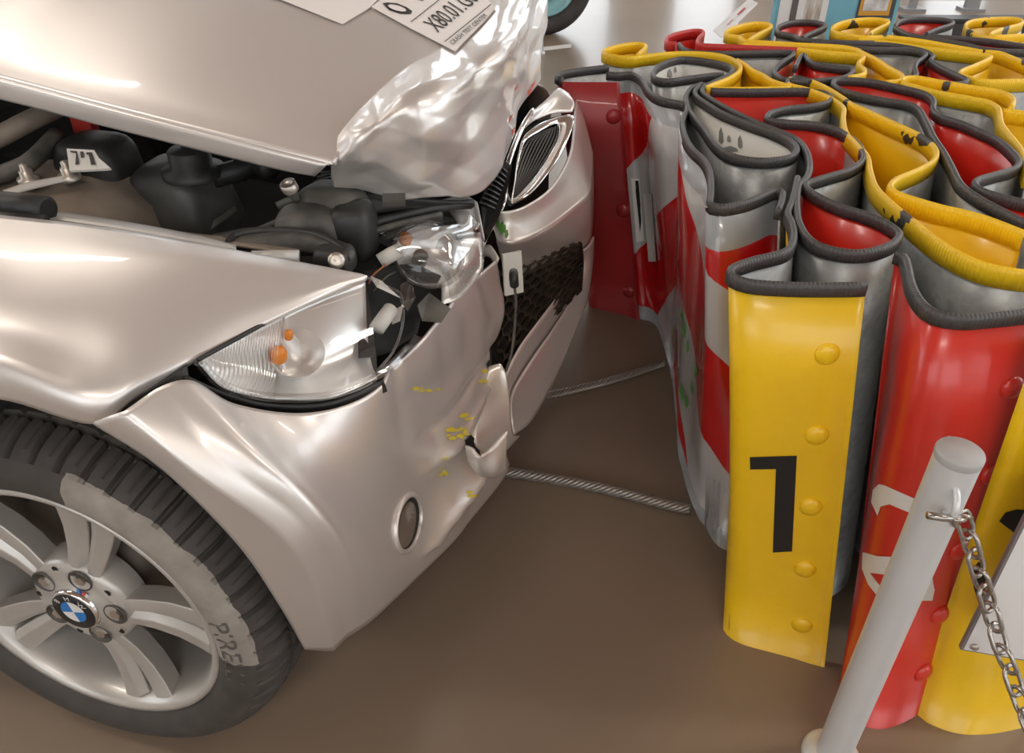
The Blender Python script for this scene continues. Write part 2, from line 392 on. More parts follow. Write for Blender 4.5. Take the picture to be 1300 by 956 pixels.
bar_ = thing('crash_cushion', 'crushed roadside crash cushion of red and yellow folded steel bands', 'crash barrier', (.75, 1.5, 0))
TOP = bary(.77, .035)
TRIM_SEC = [(.5, -.9), (.56, .3), (.42, .78), (0, 1.0), (-.42, .78), (-.56, .3), (-.5, -.9)]
TRIM_SEC_Y = [(.42, -2.0), (.5, .2), (.36, .8), (0, 1.0), (-.36, .8), (-.5, .2), (-.42, -2.0)]
def sheet(px, side, paint, trim, lean=(.09, -.03), bottom=None, top=TOP, label=None, zb=.0, ext=0, step=.012, back=None, trim_r=.0108, th=.004, wob=0.0, trimspan=None):
    """one bent steel band. px: its top edge measured from above; side +1/-1/0: which face is painted (left, right, both)"""
    pts = [top(*q) for q in px]
    if ext: pts.append(pts[-1] + (pts[-1] - pts[-2]).normalized() * ext)
    path = resample(spline(pts, 8), step)
    n = len(path); T = frames(path)
    if bottom:
        bp = resample(spline([Zp(a, b, zb) for a, b in bottom], 10), .004)
        bot = [bp[min(len(bp) - 1, round(i / (n - 1) * (len(bp) - 1)))] for i in range(n)]
    else:
        bot = [Vector((p.x + lean[0] * p.z / .74, p.y + lean[1] * p.z / .74, zb)) for p in path]
    K = 5; V = []; UVs = []
    s = 0.0; S = []
    for i in range(n):
        if i: s += (path[i] - path[i - 1]).length
        S.append(s)
    for sg in (1, -1):
        for i in range(n):
            nr = Vector((-T[i].y, T[i].x, 0)).normalized()
            for k in range(K + 1):
                f = k / K; p = path[i].lerp(bot[i], f)
                if wob: p = p + nr * wob * noise.noise(Vector((S[i] * 5, f * 4, 3.3)))
                V.append(p + nr * (th / 2 * sg)); UVs.append((S[i], path[i].z * (1 - f)))
    F = []; MI = []; A = K + 1; off = n * A
    for i in range(n - 1):
        for k in range(K):
            a = i * A + k; q = (a, a + A, a + A + 1, a + 1)
            F.append(q[::-1]); MI.append(0 if side >= 0 else 1)
            F.append(tuple(off + v for v in q)); MI.append(0 if side <= 0 else 1)
    for i in range(n - 1):
        for k in (0, K):
            a = i * A + k; F.append((a, a + A, off + a + A, off + a)); MI.append(1)
    for i in (0, n - 1):
        for k in range(K):
            a = i * A + k; F.append((a, a + 1, off + a + 1, off + a)); MI.append(1)
    o = mesh('panel', V, F, None, bar_, True, mats=[paint, back or M_galv], midx=MI)
    uv = o.data.uv_layers.new(name='UVMap')
    for lp in o.data.loops: uv.data[lp.index].uv = UVs[lp.vertex_index]
    if label: o['label'] = label
    # rubber edging on the top edge
    if trim:
        i0, i1 = (0, n) if trimspan is None else (int(trimspan[0] * n), int(trimspan[1] * n))
        tp = path[i0:i1]
        V2, F2 = tubeg(tp, trim_r, up=Vector((0, 0, 1)), sec=TRIM_SEC_Y if trim in (M_trimY, M_trimYw, M_trimR) else TRIM_SEC)
        t = mesh('edge_trim', V2, F2, trim, o); u2 = t.data.uv_layers.new(name='UVMap'); ns = len(TRIM_SEC)
        for lp in t.data.loops: u2.data[lp.index].uv = (S[i0 + lp.vertex_index // ns], (lp.vertex_index % ns) / ns)
    return o
def rivets(o, pts, r, m, h=.55):
    bv = bvh_of(o)
    for (x, y) in pts:
        l, n = hit(bv, x, y)
        if l is None: continue
        lathe('rivet', [(r, -.001), (r, .0015), (r * .93, r * h * .4), (r * .7, r * h * .75), (r * .38, r * h * .95), (.0001, r * h)], l, n, m, o, 20)

# nose: red and white chevron band
S0 = sheet([(770, 96), (784, 97), (800, 96), (814, 103), (824, 119), (840, 129), (868, 135), (872, 142), (868, 150), (866, 160), (870, 178), (879, 193), (893, 206), (901, 223), (902, 247), (901, 262), (912, 266), (923, 266), (948, 260), (970, 251), (982, 246), (992, 247), (992, 258), (987, 272)],
           -1, M_chev, M_trim, bottom=[(800, 398), (812, 404), (826, 407), (836, 415), (842, 430), (848, 450), (852, 470), (856, 500), (858, 530), (862, 565), (872, 600), (884, 640), (897, 672), (912, 693), (925, 700), (935, 702), (955, 700), (975, 695), (985, 690), (990, 690)], label='red and white slanted chevron nose band', wob=.012)
# dark red end plate
S1 = sheet([(786, 104), (770, 104), (752, 104), (730, 104), (712, 103), (706.5, 100), (712, 96), (725, 93), (745, 90), (772, 87)], 1, M_dred, M_trim,
           bottom=[(812, 407), (800, 402), (785, 398), (770, 394), (755, 391), (748, 388), (752, 384), (768, 382), (785, 380), (812, 378)], label='dark red end plate with three bolts', trimspan=(.38, 1))
rivets(S1, [(779, 148), (791, 267), (798, 370)], .02, M_dred, .5)
S2 = sheet([(918, 97), (900, 98), (870, 102), (848, 105), (832, 102), (829, 94), (836, 86), (852, 79), (870, 76.5), (900, 80), (924, 86), (930, 92), (924, 98), (905, 107), (893, 113)], -1, M_wht, M_trim, label='white-painted inner fold')
S3 = sheet([(890, 109), (878, 114), (871.5, 122), (871, 132), (876, 145), (892, 165), (907, 186), (922, 198), (942, 204.5), (969, 207), (997, 204), (1008, 199), (1011, 192), (1003, 182), (981, 171), (950, 160), (918, 147), (898, 135), (885, 126), (882, 119), (888, 112)], 1, M_wht, M_trim, label='white-painted inner fold with flaked paint')
S4 = sheet([(895, 112), (891, 119), (903, 129), (926, 142), (950, 154), (973, 164), (997, 173), (1013, 182), (1024, 197), (1027.5, 214), (1024, 228), (1014, 239), (1011, 252), (1011, 271), (1014, 288), (1024, 305), (1042, 317), (1076, 324.5), (1104, 323), (1129, 315), (1140, 305), (1138, 297), (1120, 285), (1092, 274), (1069, 267), (1042, 255), (1025, 244), (1022.5, 237), (1035, 232), (1058, 225), (1078, 219), (1092, 210), (1096, 201), (1090, 188), (1078, 177), (1060, 167), (1030, 160), (1000, 158), (980, 156), (973, 152), (980, 145), (1000, 140), (1030, 137), (1049, 133), (1055, 127), (1047, 121), (1030, 118), (1012, 117), (950, 118), (902, 117)],
           1, M_red, M_trim, label='band painted red inside, bare zinc outside')
# front yellow plate with the black 1
S5 = sheet([(1098, 366), (1078, 367), (1018, 367), (960, 364), (935, 358), (926.5, 351), (930, 344), (957, 334), (990, 326), (1003, 318), (1007, 302), (1004, 286), (999, 275), (1004, 262), (1009, 244), (1012, 229)], 1, M_yel, M_trim,
           bottom=[(1046, 846), (1030, 842), (1005, 834), (975, 826), (945, 818), (928, 810), (919, 799), (925, 780), (950, 765), (980, 757), (1000, 750), (1000, 735), (1000, 720), (1000, 700), (1000, 690), (1000, 680)], label='yellow end plate with black numeral 1 and five round rivets')
rivets(S5, [(1050, 449), (1037, 552), (1029, 643), (1022, 722), (1018, 793)], .0175, M_yel, .5)
# yellow bands
S6 = sheet([(809, 72), (815, 67), (820, 61.5), (816, 58.5), (804, 58), (784, 61), (769, 65.5), (766, 69), (776, 73), (800, 76), (824, 73), (860, 70), (900, 71), (925, 76), (938, 84), (939, 92), (925, 102), (905, 110), (896, 114.5), (905, 115.5), (950, 116), (1002, 114.5)], 1, M_yel, M_trimY, label='yellow band with hooked far end')
S7 = sheet([(936, 79), (945, 84), (955, 92), (968, 98), (981, 106), (1003, 113)], -1, M_yel, M_trimY, label='short yellow band')
S8 = sheet([(1300, 301), (1254, 283), (1219, 273), (1196, 268), (1162, 258), (1137, 249), (1129, 241), (1138, 231), (1166, 219), (1184, 208), (1188, 197), (1180, 185), (1162, 173), (1127, 157), (1097, 143), (1081, 136), (1069, 127), (1046, 113), (1018, 102), (1004, 102), (999, 107), (1006, 112), (1023, 116), (1053, 127.5), (1070, 140), (1070, 152), (1073, 171), (1085, 185), (1100, 203), (1104, 222), (1111, 242), (1129, 261), (1150, 279), (1185, 308), (1219, 329), (1254, 343), (1300, 351), (1340, 352)],
           1, M_yel, M_trimYw, label='yellow band with worn edging, zinc outside')
# near red plate
S9 = sheet([(1137, 326), (1147, 331), (1152, 348), (1156, 366), (1167, 387), (1186, 402), (1219, 408), (1254, 406), (1300, 401), (1345, 394)], -1, M_red, M_trim,
           bottom=[(1075, 846), (1070, 858), (1068, 872), (1070, 890), (1078, 905), (1092, 918), (1110, 924), (1130, 922), (1150, 914), (1166, 905)], label='red outer plate with white turned numerals')
rivets(S9, [(1284, 492), (1257, 602), (1218, 698), (1193, 780), (1172, 853)], .0175, M_red, .5)
# yellow plate to the right of the red one
S10 = sheet([(1322, 420), (1345, 425), (1385, 425), (1430, 415), (1470, 400)], -1, M_yel, M_trimY, bottom=[(1158, 898), (1175, 915), (1215, 930), (1260, 930), (1310, 920)], label='yellow outer plate with black numeral behind the sign')
# red band behind
S11 = sheet([(1330, 268), (1300, 261), (1265, 252), (1245, 245), (1236.5, 238), (1242, 231), (1265, 224), (1286, 218), (1293, 209), (1284, 196), (1265, 180), (1242, 169), (1219, 159), (1194, 151), (1184, 142), (1185, 132), (1178, 124), (1162, 118), (1127, 110), (1104, 105.5), (1081, 103.5), (1062, 104), (1057, 108), (1064, 115), (1081, 121), (1115, 128.5), (1150, 134), (1166, 142), (1175, 157), (1185, 178), (1198, 198), (1208, 217), (1219, 238), (1240, 254), (1265, 268), (1300, 286), (1340, 300)],
           1, M_red, M_trim, label='broad red-lined band with black edging')
S12 = sheet([(1282, 139), (1286, 133), (1283, 126), (1269, 119.5), (1238, 114.5), (1192, 106.5), (1165, 101.5), (1150, 101.5), (1144, 105), (1150, 110), (1162, 113), (1192, 121), (1231, 128), (1256, 133.5), (1267, 142), (1270, 159), (1277, 171), (1293, 191), (1300, 208), (1305, 225)], 1, M_yel, M_trimY, label='yellow band beside the broad red one')
S13 = sheet([(1272, 143), (1300, 147), (1345, 155)], -1, M_yel, M_trimY)
S14 = sheet([(1030, 57), (1060, 60), (1100, 64), (1146, 65), (1169, 68), (1175, 71.5), (1171, 76), (1163, 82), (1161, 90), (1163, 98), (1156, 101)], 1, M_red, M_trim)
S15 = sheet([(1060, 55.5), (1100, 57.5), (1131, 59), (1162, 64), (1178, 69), (1184, 74), (1181, 79), (1192, 87), (1215, 98), (1227, 104), (1222, 108), (1198, 109)], -1, M_red, M_trim)
S16 = sheet([(1106, 48), (1105, 44), (1115, 38), (1127, 32), (1125, 28), (1105, 26), (1080, 28), (1062, 33), (1056, 39), (1060, 43), (1078, 47), (1100, 50), (1123, 49), (1162, 53), (1208, 61), (1246, 68)], 1, M_yel, M_trimYw)
S17 = sheet([(1090, 52.5), (1138, 58), (1169, 63), (1223, 69.5), (1250, 72.5), (1257, 76), (1238, 85), (1221, 92), (1219, 97), (1231, 102), (1254, 106), (1300, 105), (1340, 103)], 1, M_yel, M_trimY)
S18 = sheet([(1250, 68), (1269, 70), (1285, 76), (1300, 82), (1340, 98)], -1, M_yel, M_trimYw)
S19 = sheet([(1018, 50), (1029, 44), (1044, 37.5), (1047, 33), (1032, 29.5), (1015, 29), (1000, 31), (989, 35), (986, 40), (988, 43), (995, 45), (1008, 47.5), (1017, 52), (1044, 54.5), (1086, 56), (1110, 56)], 1, M_red, M_trim)
S20 = sheet([(949, 54), (964, 44.5), (978, 37.5), (976, 33), (959, 31.5), (942, 34), (926, 39.5), (921, 44), (926, 47), (938, 49.5), (945, 54), (968, 56), (1018, 59), (1069, 62), (1092, 67)], 1, M_yel, M_trimY)
S21 = sheet([(1086, 65), (1098, 71), (1112, 78), (1129, 89), (1144, 98), (1142, 105), (1124, 107)], 0, M_yel, M_trimY)
S22 = sheet([(941, 59), (985, 61), (1022, 66), (1060, 70), (1090, 72.5), (1096, 76), (1089, 83), (1097, 91), (1095, 97), (1076, 101)], 1, M_yel, M_trimY)
S23 = sheet([(1022, 65), (960, 62.5), (923, 61), (900, 60), (888, 59), (885, 55), (888, 49), (893, 44), (889, 41), (875, 41.5), (855, 46), (846, 51), (848, 56), (858, 57.5)], 1, M_red, M_trimR)
S24 = sheet([(862, 58), (868, 64), (880, 68), (905, 69.5), (960, 68.5), (1000, 68), (1007, 71.5), (990, 83), (983, 92), (988, 99.5), (1001, 104), (1030, 105), (1068, 101), (1082, 94), (1079, 90), (1061, 88), (1036, 84), (1025, 78), (1021, 72), (1016, 74), (1009, 88)], 1, M_red, M_trim)
S25 = sheet([(1175, 45), (1190, 38.5), (1207, 33), (1208, 29), (1192, 26), (1162, 25.5), (1144, 28), (1136.5, 34), (1139, 39), (1154, 46), (1177, 50), (1223, 58), (1254, 65), (1310, 68), (1345, 70)], 1, M_red, M_trim)
S26 = sheet([(1178, 46.5), (1192, 48.5), (1254, 53.5), (1310, 62), (1345, 67)], -1, M_red, M_trim)
S27 = sheet([(1345, 46), (1300, 47), (1262, 48.5), (1259, 44), (1275, 38), (1294, 33), (1297, 28.5), (1285, 25.5), (1254, 26), (1232, 29), (1225, 35), (1231, 42), (1250, 49.5), (1270, 55), (1310, 60), (1345, 64)], 1, M_yel, M_trimYw)
# printed numerals and paint marks
M_black = mat('black_print', (.012, .011, .010), rough=.5); M_wprint = mat('white_print', (.78, .76, .72), rough=.5)
M_green = mat('green_scuff', (.10, .32, .06), rough=.6)
b5, b9, b10, b0, b3, b2 = bvh_of(S5), bvh_of(S9), bvh_of(S10), bvh_of(S0), bvh_of(S3), bvh_of(S2)
decal('numeral', b5, [(952, 580), (1011.5, 578), (1005.5, 699.5), (981, 701), (985, 595), (952.5, 595.5)], M_black, S5)
decal('numeral', b9, [(1117, 614.5), (1126, 617), (1160, 632), (1200, 640), (1200, 668), (1154, 650), (1130, 640), (1119, 643), (1115, 655), (1107, 638), (1109, 622)], M_wprint, S9)
decal('numeral', b9, [(1096, 701), (1115, 706), (1150, 707), (1180, 712), (1185, 745), (1186, 748), (1183, 762), (1135, 762), (1115, 757), (1103, 742), (1095, 722)], M_wprint, S9)
decal('numeral_gap', b9, [(1106, 727), (1125, 729), (1150, 733), (1145, 747), (1122, 748)], M_red, S9, off=.002)
decal('numeral', b10, [(1268, 661), (1276, 650), (1290, 646), (1310, 647), (1312, 690), (1290, 678)], M_black, S10)
decal('numeral', b10, [(1236, 720), (1243, 712), (1252, 725), (1250, 750), (1243, 768), (1236, 745)], M_black, S10)
for k, (x, y, a, b) in enumerate([(866, 400, 2, 9), (869, 418, 2.5, 12), (873, 440, 2, 9), (884, 470, 2.2, 8), (866, 498, 3, 11), (872, 510, 2.5, 9), (878, 492, 1.5, 9)]):
    decal('scuff', b0, [(x, y - b), (x + a, y - b * .3), (x + a * .8, y + b * .6), (x, y + b), (x - a, y + b * .2), (x - a * .6, y - b * .5)], M_green, S0)
for (x, y, a, b) in [(916, 172, 3, 11), (926, 176, 2.5, 5), (940, 180, 3, 9), (928, 189, 10, 4)]:
    decal('flaked_patch', b3, [(x, y - b), (x + a * .8, y - b * .2), (x + a, y + b * .7), (x, y + b), (x - a, y + b * .6), (x - a * .9, y - b * .4)], M_galv, S3)
for (x, y, a, b) in [(850, 93, 3.2, 6), (857, 88, 1.6, 4)]:
    decal('flaked_patch', b2, [(x, y - b), (x + a * .8, y - b * .2), (x + a, y + b * .7), (x, y + b), (x - a, y + b * .6), (x - a * .9, y - b * .4)], M_galv, S2)
# small label strips stuck on the chevron
decal('sticker', b0, [(801, 226), (812, 227), (818, 306), (808, 307)], M_wprint, S0)
decal('sticker', b0, [(817, 246), (828, 246), (834, 332), (824, 332)], M_wprint, S0, off=.002)
decal('sticker_bar', b0, [(806, 229), (811, 229), (815, 278), (813, 295)], M_black, S0, off=.003)

# ------------------------------------------------------------------ the crashed car
def paint(name, c, met=.62, rough=.38):
    m = mat(name, c, rough=rough, metal=met, coat=.6, coat_r=.06, bump=.02, bscale=900)
    return m
M_silver = paint('silver_car_paint', (.74, .70, .67))
M_under = mat('silver_inner_paint', (.56, .54, .51), rough=.45, metal=.3)
M_plast = mat('black_plastic', (.022, .021, .020), rough=.5, var=.25, vscale=20, bump=.12, bscale=250)
M_slat = mat('grille_slat', (.014, .0135, .013), rough=.32)
M_dark = mat('hollow_shade', (.010, .0095, .009), rough=.8)  # near-black colour stands in for shade inside gaps, holes and hollows
M_dust = mat('dusty_grey_plastic', (.04, .037, .033), rough=.55, col2=(.13, .12, .10), vscale=16, bump=.15, bscale=180)
M_dome = mat('dusty_sheet_steel', (.22, .175, .135), rough=.6, col2=(.31, .255, .20), vscale=12, metal=.2)
M_chrome = mat('chrome', (.86, .85, .84), rough=.08, metal=1.0)
M_reflector = mat('lamp_reflector', (.88, .87, .85), rough=.28, metal=.6)
M_amber = mat('amber_plastic', (.85, .27, .02), rough=.25)
M_lens = glass_mat('clear_lens', (.97, .97, .97), .06, .05)
M_rubber = mat('tyre_rubber', (.045, .040, .037), rough=.75, var=.2, vscale=14)
M_paper = mat('white_paper', (.80, .76, .73), rough=.6)
M_ink = mat('dark_ink', (.03, .025, .025), rough=.6)
M_bolt = mat('zinc_bolt', (.55, .50, .44), rough=.35, metal=.8)
M_redp = mat('red_plastic', (.45, .03, .02), rough=.45)
M_bwhite = mat('dull_white_plastic', (.55, .53, .49), rough=.5)
car = thing('car', 'silver hatchback with crumpled bonnet and smashed front bumper', 'car', (ORG.x, ORG.y, 0))

def crumple(amp, sc, fall=None, seed=0.0, normal=None):
    def f(g):
        R, C = len(g), len(g[0]); out = []
        for i in range(R):
            row = []
            for j in range(C):
                du = g[min(i + 1, R - 1)][j] - g[max(i - 1, 0)][j]; dv = g[i][min(j + 1, C - 1)] - g[i][max(j - 1, 0)]
                n = du.cross(dv); n = n.normalized() if n.length > 1e-9 else Vector((0, 0, 1))
                p = g[i][j]; q = p * sc + Vector((seed, seed * 1.7, 0))
                a = 0.0
                for o, wgt in ((1, 1.0), (2.1, .35)):
                    a += (1 - abs(noise.noise(q * o)) * 2.4) * wgt
                k = fall(i / (R - 1), j / (C - 1)) if fall else 1
                row.append(p + n * amp * (a - .75) * k)
            out.append(row)
        return out
    return f

# --- bonnet: main skin
hood_near = [(-200, 52, .965), (-100, 76, .95), (0, 99, .93), (140, 136, .907), (280, 172, .882), (355, 191, .868), (418, 207, .855)]
P0 = [Pt(q) for q in hood_near]
N0 = [Pt(q) for q in [(419, 195, .860), (436, 163, .885), (468, 127, .905), (515, 86, .92), (560, 60, .925), (612, 20, .925), (655, -25, .94), (672, -70, .96), (690, -120, .97)]]
def lat(p): return (p - ORG).dot(RV)
def on_n0(l):
    for a, b in zip(N0, N0[1:]):
        if lat(a) >= l >= lat(b): return a.lerp(b, (lat(a) - l) / (lat(a) - lat(b)))
    return N0[0] if l > lat(N0[0]) else N0[-1]
def hrow(dl, dz):
    r = [p - RV * dl + Vector((0, 0, dz + .012 * (i / 6) ** 2)) for i, p in enumerate(P0)]
    q = on_n0(lat(P0[-1]) - dl) - Vector((0, 0, .003)); r[-1] = (r[-1] + q) / 2; r.append(q + FV * .012)
    return r
hood = gridmesh('bonnet', [P0 + [P0[-1] + FV * .004], hrow(.06, .014), hrow(.22, .040), hrow(.42, .068), hrow(.62, .086), hrow(.80, .088), hrow(.90, .080)], M_silver, car, 6, 8, .004)
# folded edge strip along the bonnet side
strip_lo = [(-200, 80, .935), (-100, 102, .92), (0, 125, .90), (140, 161, .878), (280, 196, .853), (355, 214, .84), (400, 222, .832)]
gridmesh('bonnet_edge', [[p + Vector((0, 0, -.004)) for p in P0], [p.lerp(Pt(q), .12) + RV * .004 for p, q in zip(P0, strip_lo)], [p.lerp(Pt(q), .55) + RV * .003 for p, q in zip(P0, strip_lo)], strip_lo], M_silver, car, 4, 6, .003)
# crumpled nose of the bonnet
nose = [
 [(419, 193, .862), (421, 203, .853), (420, 212, .842), (421, 225, .82), (424, 238, .80)],
 [(436, 163, .885), (452, 172, .893), (462, 192, .872), (470, 221, .825), (480, 246, .78)],
 [(468, 127, .905), (492, 140, .92), (512, 170, .885), (532, 215, .822), (545, 252, .76)],
 [(515, 86, .92), (548, 113, .932), (568, 150, .895), (592, 192, .825), (611, 243, .735)],
 [(560, 60, .925), (598, 88, .928), (616, 112, .885), (632, 145, .81), (641, 192, .725)],
 [(612, 20, .925), (645, 48, .92), (657, 72, .87), (668, 96, .80), (668, 132, .73)],
 [(655, -25, .94), (676, 0, .905), (681, 25, .855), (684, 55, .80), (684, 95, .74)],
 [(672, -70, .96), (692, -50, .91), (694, -20, .86), (695, 10, .80), (694, 40, .74)]]
def folds(g):
    "straight, fanned sheet-metal creases: warped triangle waves in three directions"
    R, C = len(g), len(g[0]); out = []
    tri = lambda x: abs((x % 1.0) * 2 - 1) - .5
    for i in range(R):
        row = []
        for j in range(C):
            p = g[i][j]; u, v = i / (R - 1), j / (C - 1)
            du = g[min(i + 1, R - 1)][j] - g[max(i - 1, 0)][j]; dv = g[i][min(j + 1, C - 1)] - g[i][max(j - 1, 0)]
            n = du.cross(dv).normalized()
            w1 = noise.noise(p * 5.0) * .3; w2 = noise.noise(p * 5.0 + Vector((7, 3, 1))) * .35
            a = .016 * tri(u * 3.1 + v * .9 + w1) + .008 * tri(u * 4.2 - v * 2.3 + w2 + .3) * (.5 + noise.noise(p * 3)) + .0025 * tri(u * 9.5 + v * .8 + w1 * 1.5) * max(0, min(1, 2.6 - 3 * v)) + .003 * tri(u * 1.2 + v * 4.1 + w1 * 2) 
            k = min(1, v * 4.5) * (.25 + .75 * min(1, u * 3.5))
            row.append(p + n * a * k)
        out.append(row)
    return out
nose_o = gridmesh('crumpled_bonnet_nose', nose, M_silver, car, 16, 22, .003, disp=folds)
# --- near wing
wing = [
 [(-120, 262, .815), (0, 276, .805), (115, 289, .80), (230, 308, .79), (350, 330, .77), (440, 347, .748), (466, 352, .738)],
 [(-120, 305, .808), (0, 320, .80), (115, 330, .795), (230, 338, .785), (345, 348, .764), (430, 357, .748), (464, 353.5, .737)],
 [(-120, 385, .788), (0, 385, .788), (105, 400, .783), (205, 400, .775), (320, 385, .757), (410, 368, .744), (462, 355, .736)],
 [(-120, 456, .755), (0, 457, .76), (108, 494, .745), (179, 472, .748), (284, 430, .743), (392, 382, .739), (460, 356.2, .7345)],
 [(-120, 508, 'l', .868), (0, 504, 'l', .868), (118, 535, 'l', .862), (172, 502, .722), (265, 446, .737), (380, 388, .736), (459, 357, .734)]]
def wing_lip(g):
    R, C = len(g), len(g[0])
    for i in range(R):
        v = i / (R - 1) * 4; s_ = max(0, min((v - 2.5) / .5, 4 - v))
        for j in range(C):
            u = j / (C - 1) * 6; g[i][j] = g[i][j] + (RV * .8 + Vector((0, 0, .6))) * (.012 * s_ * max(0, min(1, (2.6 - u) / .6)))
    return g
wing_o = gridmesh('wing', wing, M_silver, car, 8, 8, .004, disp=wing_lip, fair=120)
# upturned inner flange of the wing
gridmesh('wing_flange', [[(-120, 258, .80), (0, 270, .79), (115, 284, .786), (230, 303, .777), (300, 316, .768)], [(-120, 246, .788), (0, 259, .778), (115, 274, .772), (230, 294, .765), (300, 311, .76)]], M_under, car, 3, 8, .003)
# --- front bumper, near corner to the torn middle
bump_ = [
 [(117, 538, 'l', .866), (205, 596, 'l', .868), (300, 690, 'l', .868), (352, 765, 'l', .858), (387, 825, .27)],
 [(160, 514, 'l', .866), (255, 597, 'l', .870), (350, 664, 'l', .870), (396, 728, 'l', .858), (424, 818, .25)],
 [(236, 482, .735), (315, 578, 'l', .856), (396, 650, 'l', .850), (434, 712, 'l', .835), (456, 800, .24)],
 [(300, 513, .682), (362, 588, 'l', .83), (422, 654, 'l', .825), (454, 715, 'l', .805), (478, 783, .232)],
 [(390, 524, .648), (420, 592, 'l', .775), (460, 657, 'l', .768), (487, 712, 'l', .745), (512, 751, .215)],
 [(470, 501, .638), (486, 570, .53), (506, 635, .41), (528, 688, .31), (552, 712, .20)],
 [(522, 446, .628), (526, 520, .535), (546, 590, .405), (566, 640, .30), (590, 672, .19)],
 [(563, 395, .612), (568, 480, .515), (580, 556, .40), (598, 604, .31), (620, 634, .195)],
 [(606, 352, .602), (612, 428, .505), (606, 505, .415), (612, 560, .33), (641, 604, .21)],
 [(632, 330, .585), (641, 395, .495), (622, 465, .42), (622, 530, .35), (646, 590, .215)]]
def bdisp(g):
    R, C = len(g), len(g[0])
    cr_ = crumple(.008, 5.0, lambda u, v: max(0, min(1, (u - .55) * 8)) * (1 - .6 * abs(v - .4)), 8.2)(g)
    # fog lamp recess and pressed folds
    for i in range(R):
        for j in range(C):
            u, v = i / (R - 1) * 9, j / (C - 1) * 4
            d = math.exp(-(((u - 5.9) / 1.0) ** 2 + ((v - 2.75) / .55) ** 2)) * .022
            d += math.exp(-abs(v - 1.55 - .05 * (u - 6)) / .10) * .017 * max(0, min(1, (u - 5.6) * 2))
            d -= math.exp(-abs(v - 2.05 - .1 * (u - 6)) / .11) * .015 * max(0, min(1, (u - 5.6) * 2))
            d += math.exp(-((u - 5.6) / .18) ** 2) * .012 * max(0, 1 - v / 2.3)
            d -= math.exp(-abs(v - 3.35 + .12 * (u - 6)) / .12) * .018 * max(0, min(1, (u - 4.8) * 2))
            cr_[i][j] = cr_[i][j] - (FV * .7 + RV * .55) * d + (RV * .9 + FV * .4) * (.011 * max(0, min(u, (1.5 - u) / .5)))
    return cr_
bump_o = gridmesh('front_bumper', bump_, M_silver, car, 12, 14, .004, disp=bdisp, fair=110)
# torn lower flap and lip
gridmesh('bumper_flap', [[(590, 566, .40), (594, 588, .37), (607, 603, .345), (628, 607, .33), (643, 598, .335)], [(600, 570, .405), (604, 585, .39), (615, 595, .37), (630, 596, .36), (643, 575, .375)], [(608, 577, .40), (612, 580, .40), (622, 572, .40), (633, 560, .405), (645, 547, .41)]], M_silver, car, 5, 8, .004)
gridmesh('torn_bumper_corner', [[(620, 466, .42), (634, 462, .42), (641, 470, .41)], [(606, 520, .38), (628, 508, .37), (646, 505, .36)], [(600, 562, .36), (630, 545, .34), (648, 548, .31)], [(622, 580, .30), (640, 572, .29), (658, 553, .27)]], M_silver, car, 6, 8, .004)
# middle of the bumper: bar under the radiator grilles
bar_up = [
 [(618, 262, .635), (640, 268, .635), (668, 260, .635), (700, 236, .635), (722, 195, .64), (728, 150, .655), (730, 128, .66)],
 [(624, 280, .61), (646, 284, .61), (678, 272, .61), (710, 246, .61), (734, 212, .61), (738, 180, .61), (740, 150, .61)],
 [(630, 302, .585), (652, 303, .585), (688, 288, .585), (722, 263, .583), (743, 243, .58), (748, 220, .57), (750, 190, .57)],
 [(631, 306, .58), (653, 307, .58), (689, 292, .58), (724, 267, .578), (745, 247, .575), (749, 224, .565), (751, 194, .565)],
 [(632, 312, .568), (655, 311, .568), (690, 297, .57), (725, 273, .567), (745, 253, .565), (749, 230, .55), (751, 200, .55)],
 [(637, 335, .512), (660, 328, .512), (695, 315, .515), (729, 297, .515), (746, 282, .51), (750, 262, .495), (752, 232, .495)],
 [(640, 360, .452), (665, 349, .455), (700, 333, .455), (733, 318, .455), (746, 308, .45), (750, 290, .435), (752, 260, .435)]]
bar_o = gridmesh('bumper_bar', bar_up, M_silver, car, 6, 8, .004)
lip = [
 [(646, 512, .31), (652, 490, .315), (676, 452, .32), (704, 412, .335), (727, 372, .37), (736, 335, .42), (738, 318, .46)],
 [(647, 532, .29), (662, 512, .285), (690, 470, .29), (716, 420, .31), (738, 378, .35), (745, 340, .41), (747, 310, .46)],
 [(650, 552, .26), (672, 535, .25), (700, 488, .255), (722, 440, .28), (742, 385, .33), (750, 340, .40), (752, 300, .46)]]
gridmesh('bumper_lip', lip, M_silver, car, 5, 8, .005)
gridmesh('lower_duct', [[(646, 512, .31), (652, 490, .315), (676, 452, .32), (704, 412, .335), (727, 372, .37), (736, 335, .42)], [(636, 505, .33), (640, 480, .34), (660, 440, .36), (690, 400, .38), (715, 365, .40), (725, 335, .44)]], M_silver, car, 4, 6, .003)
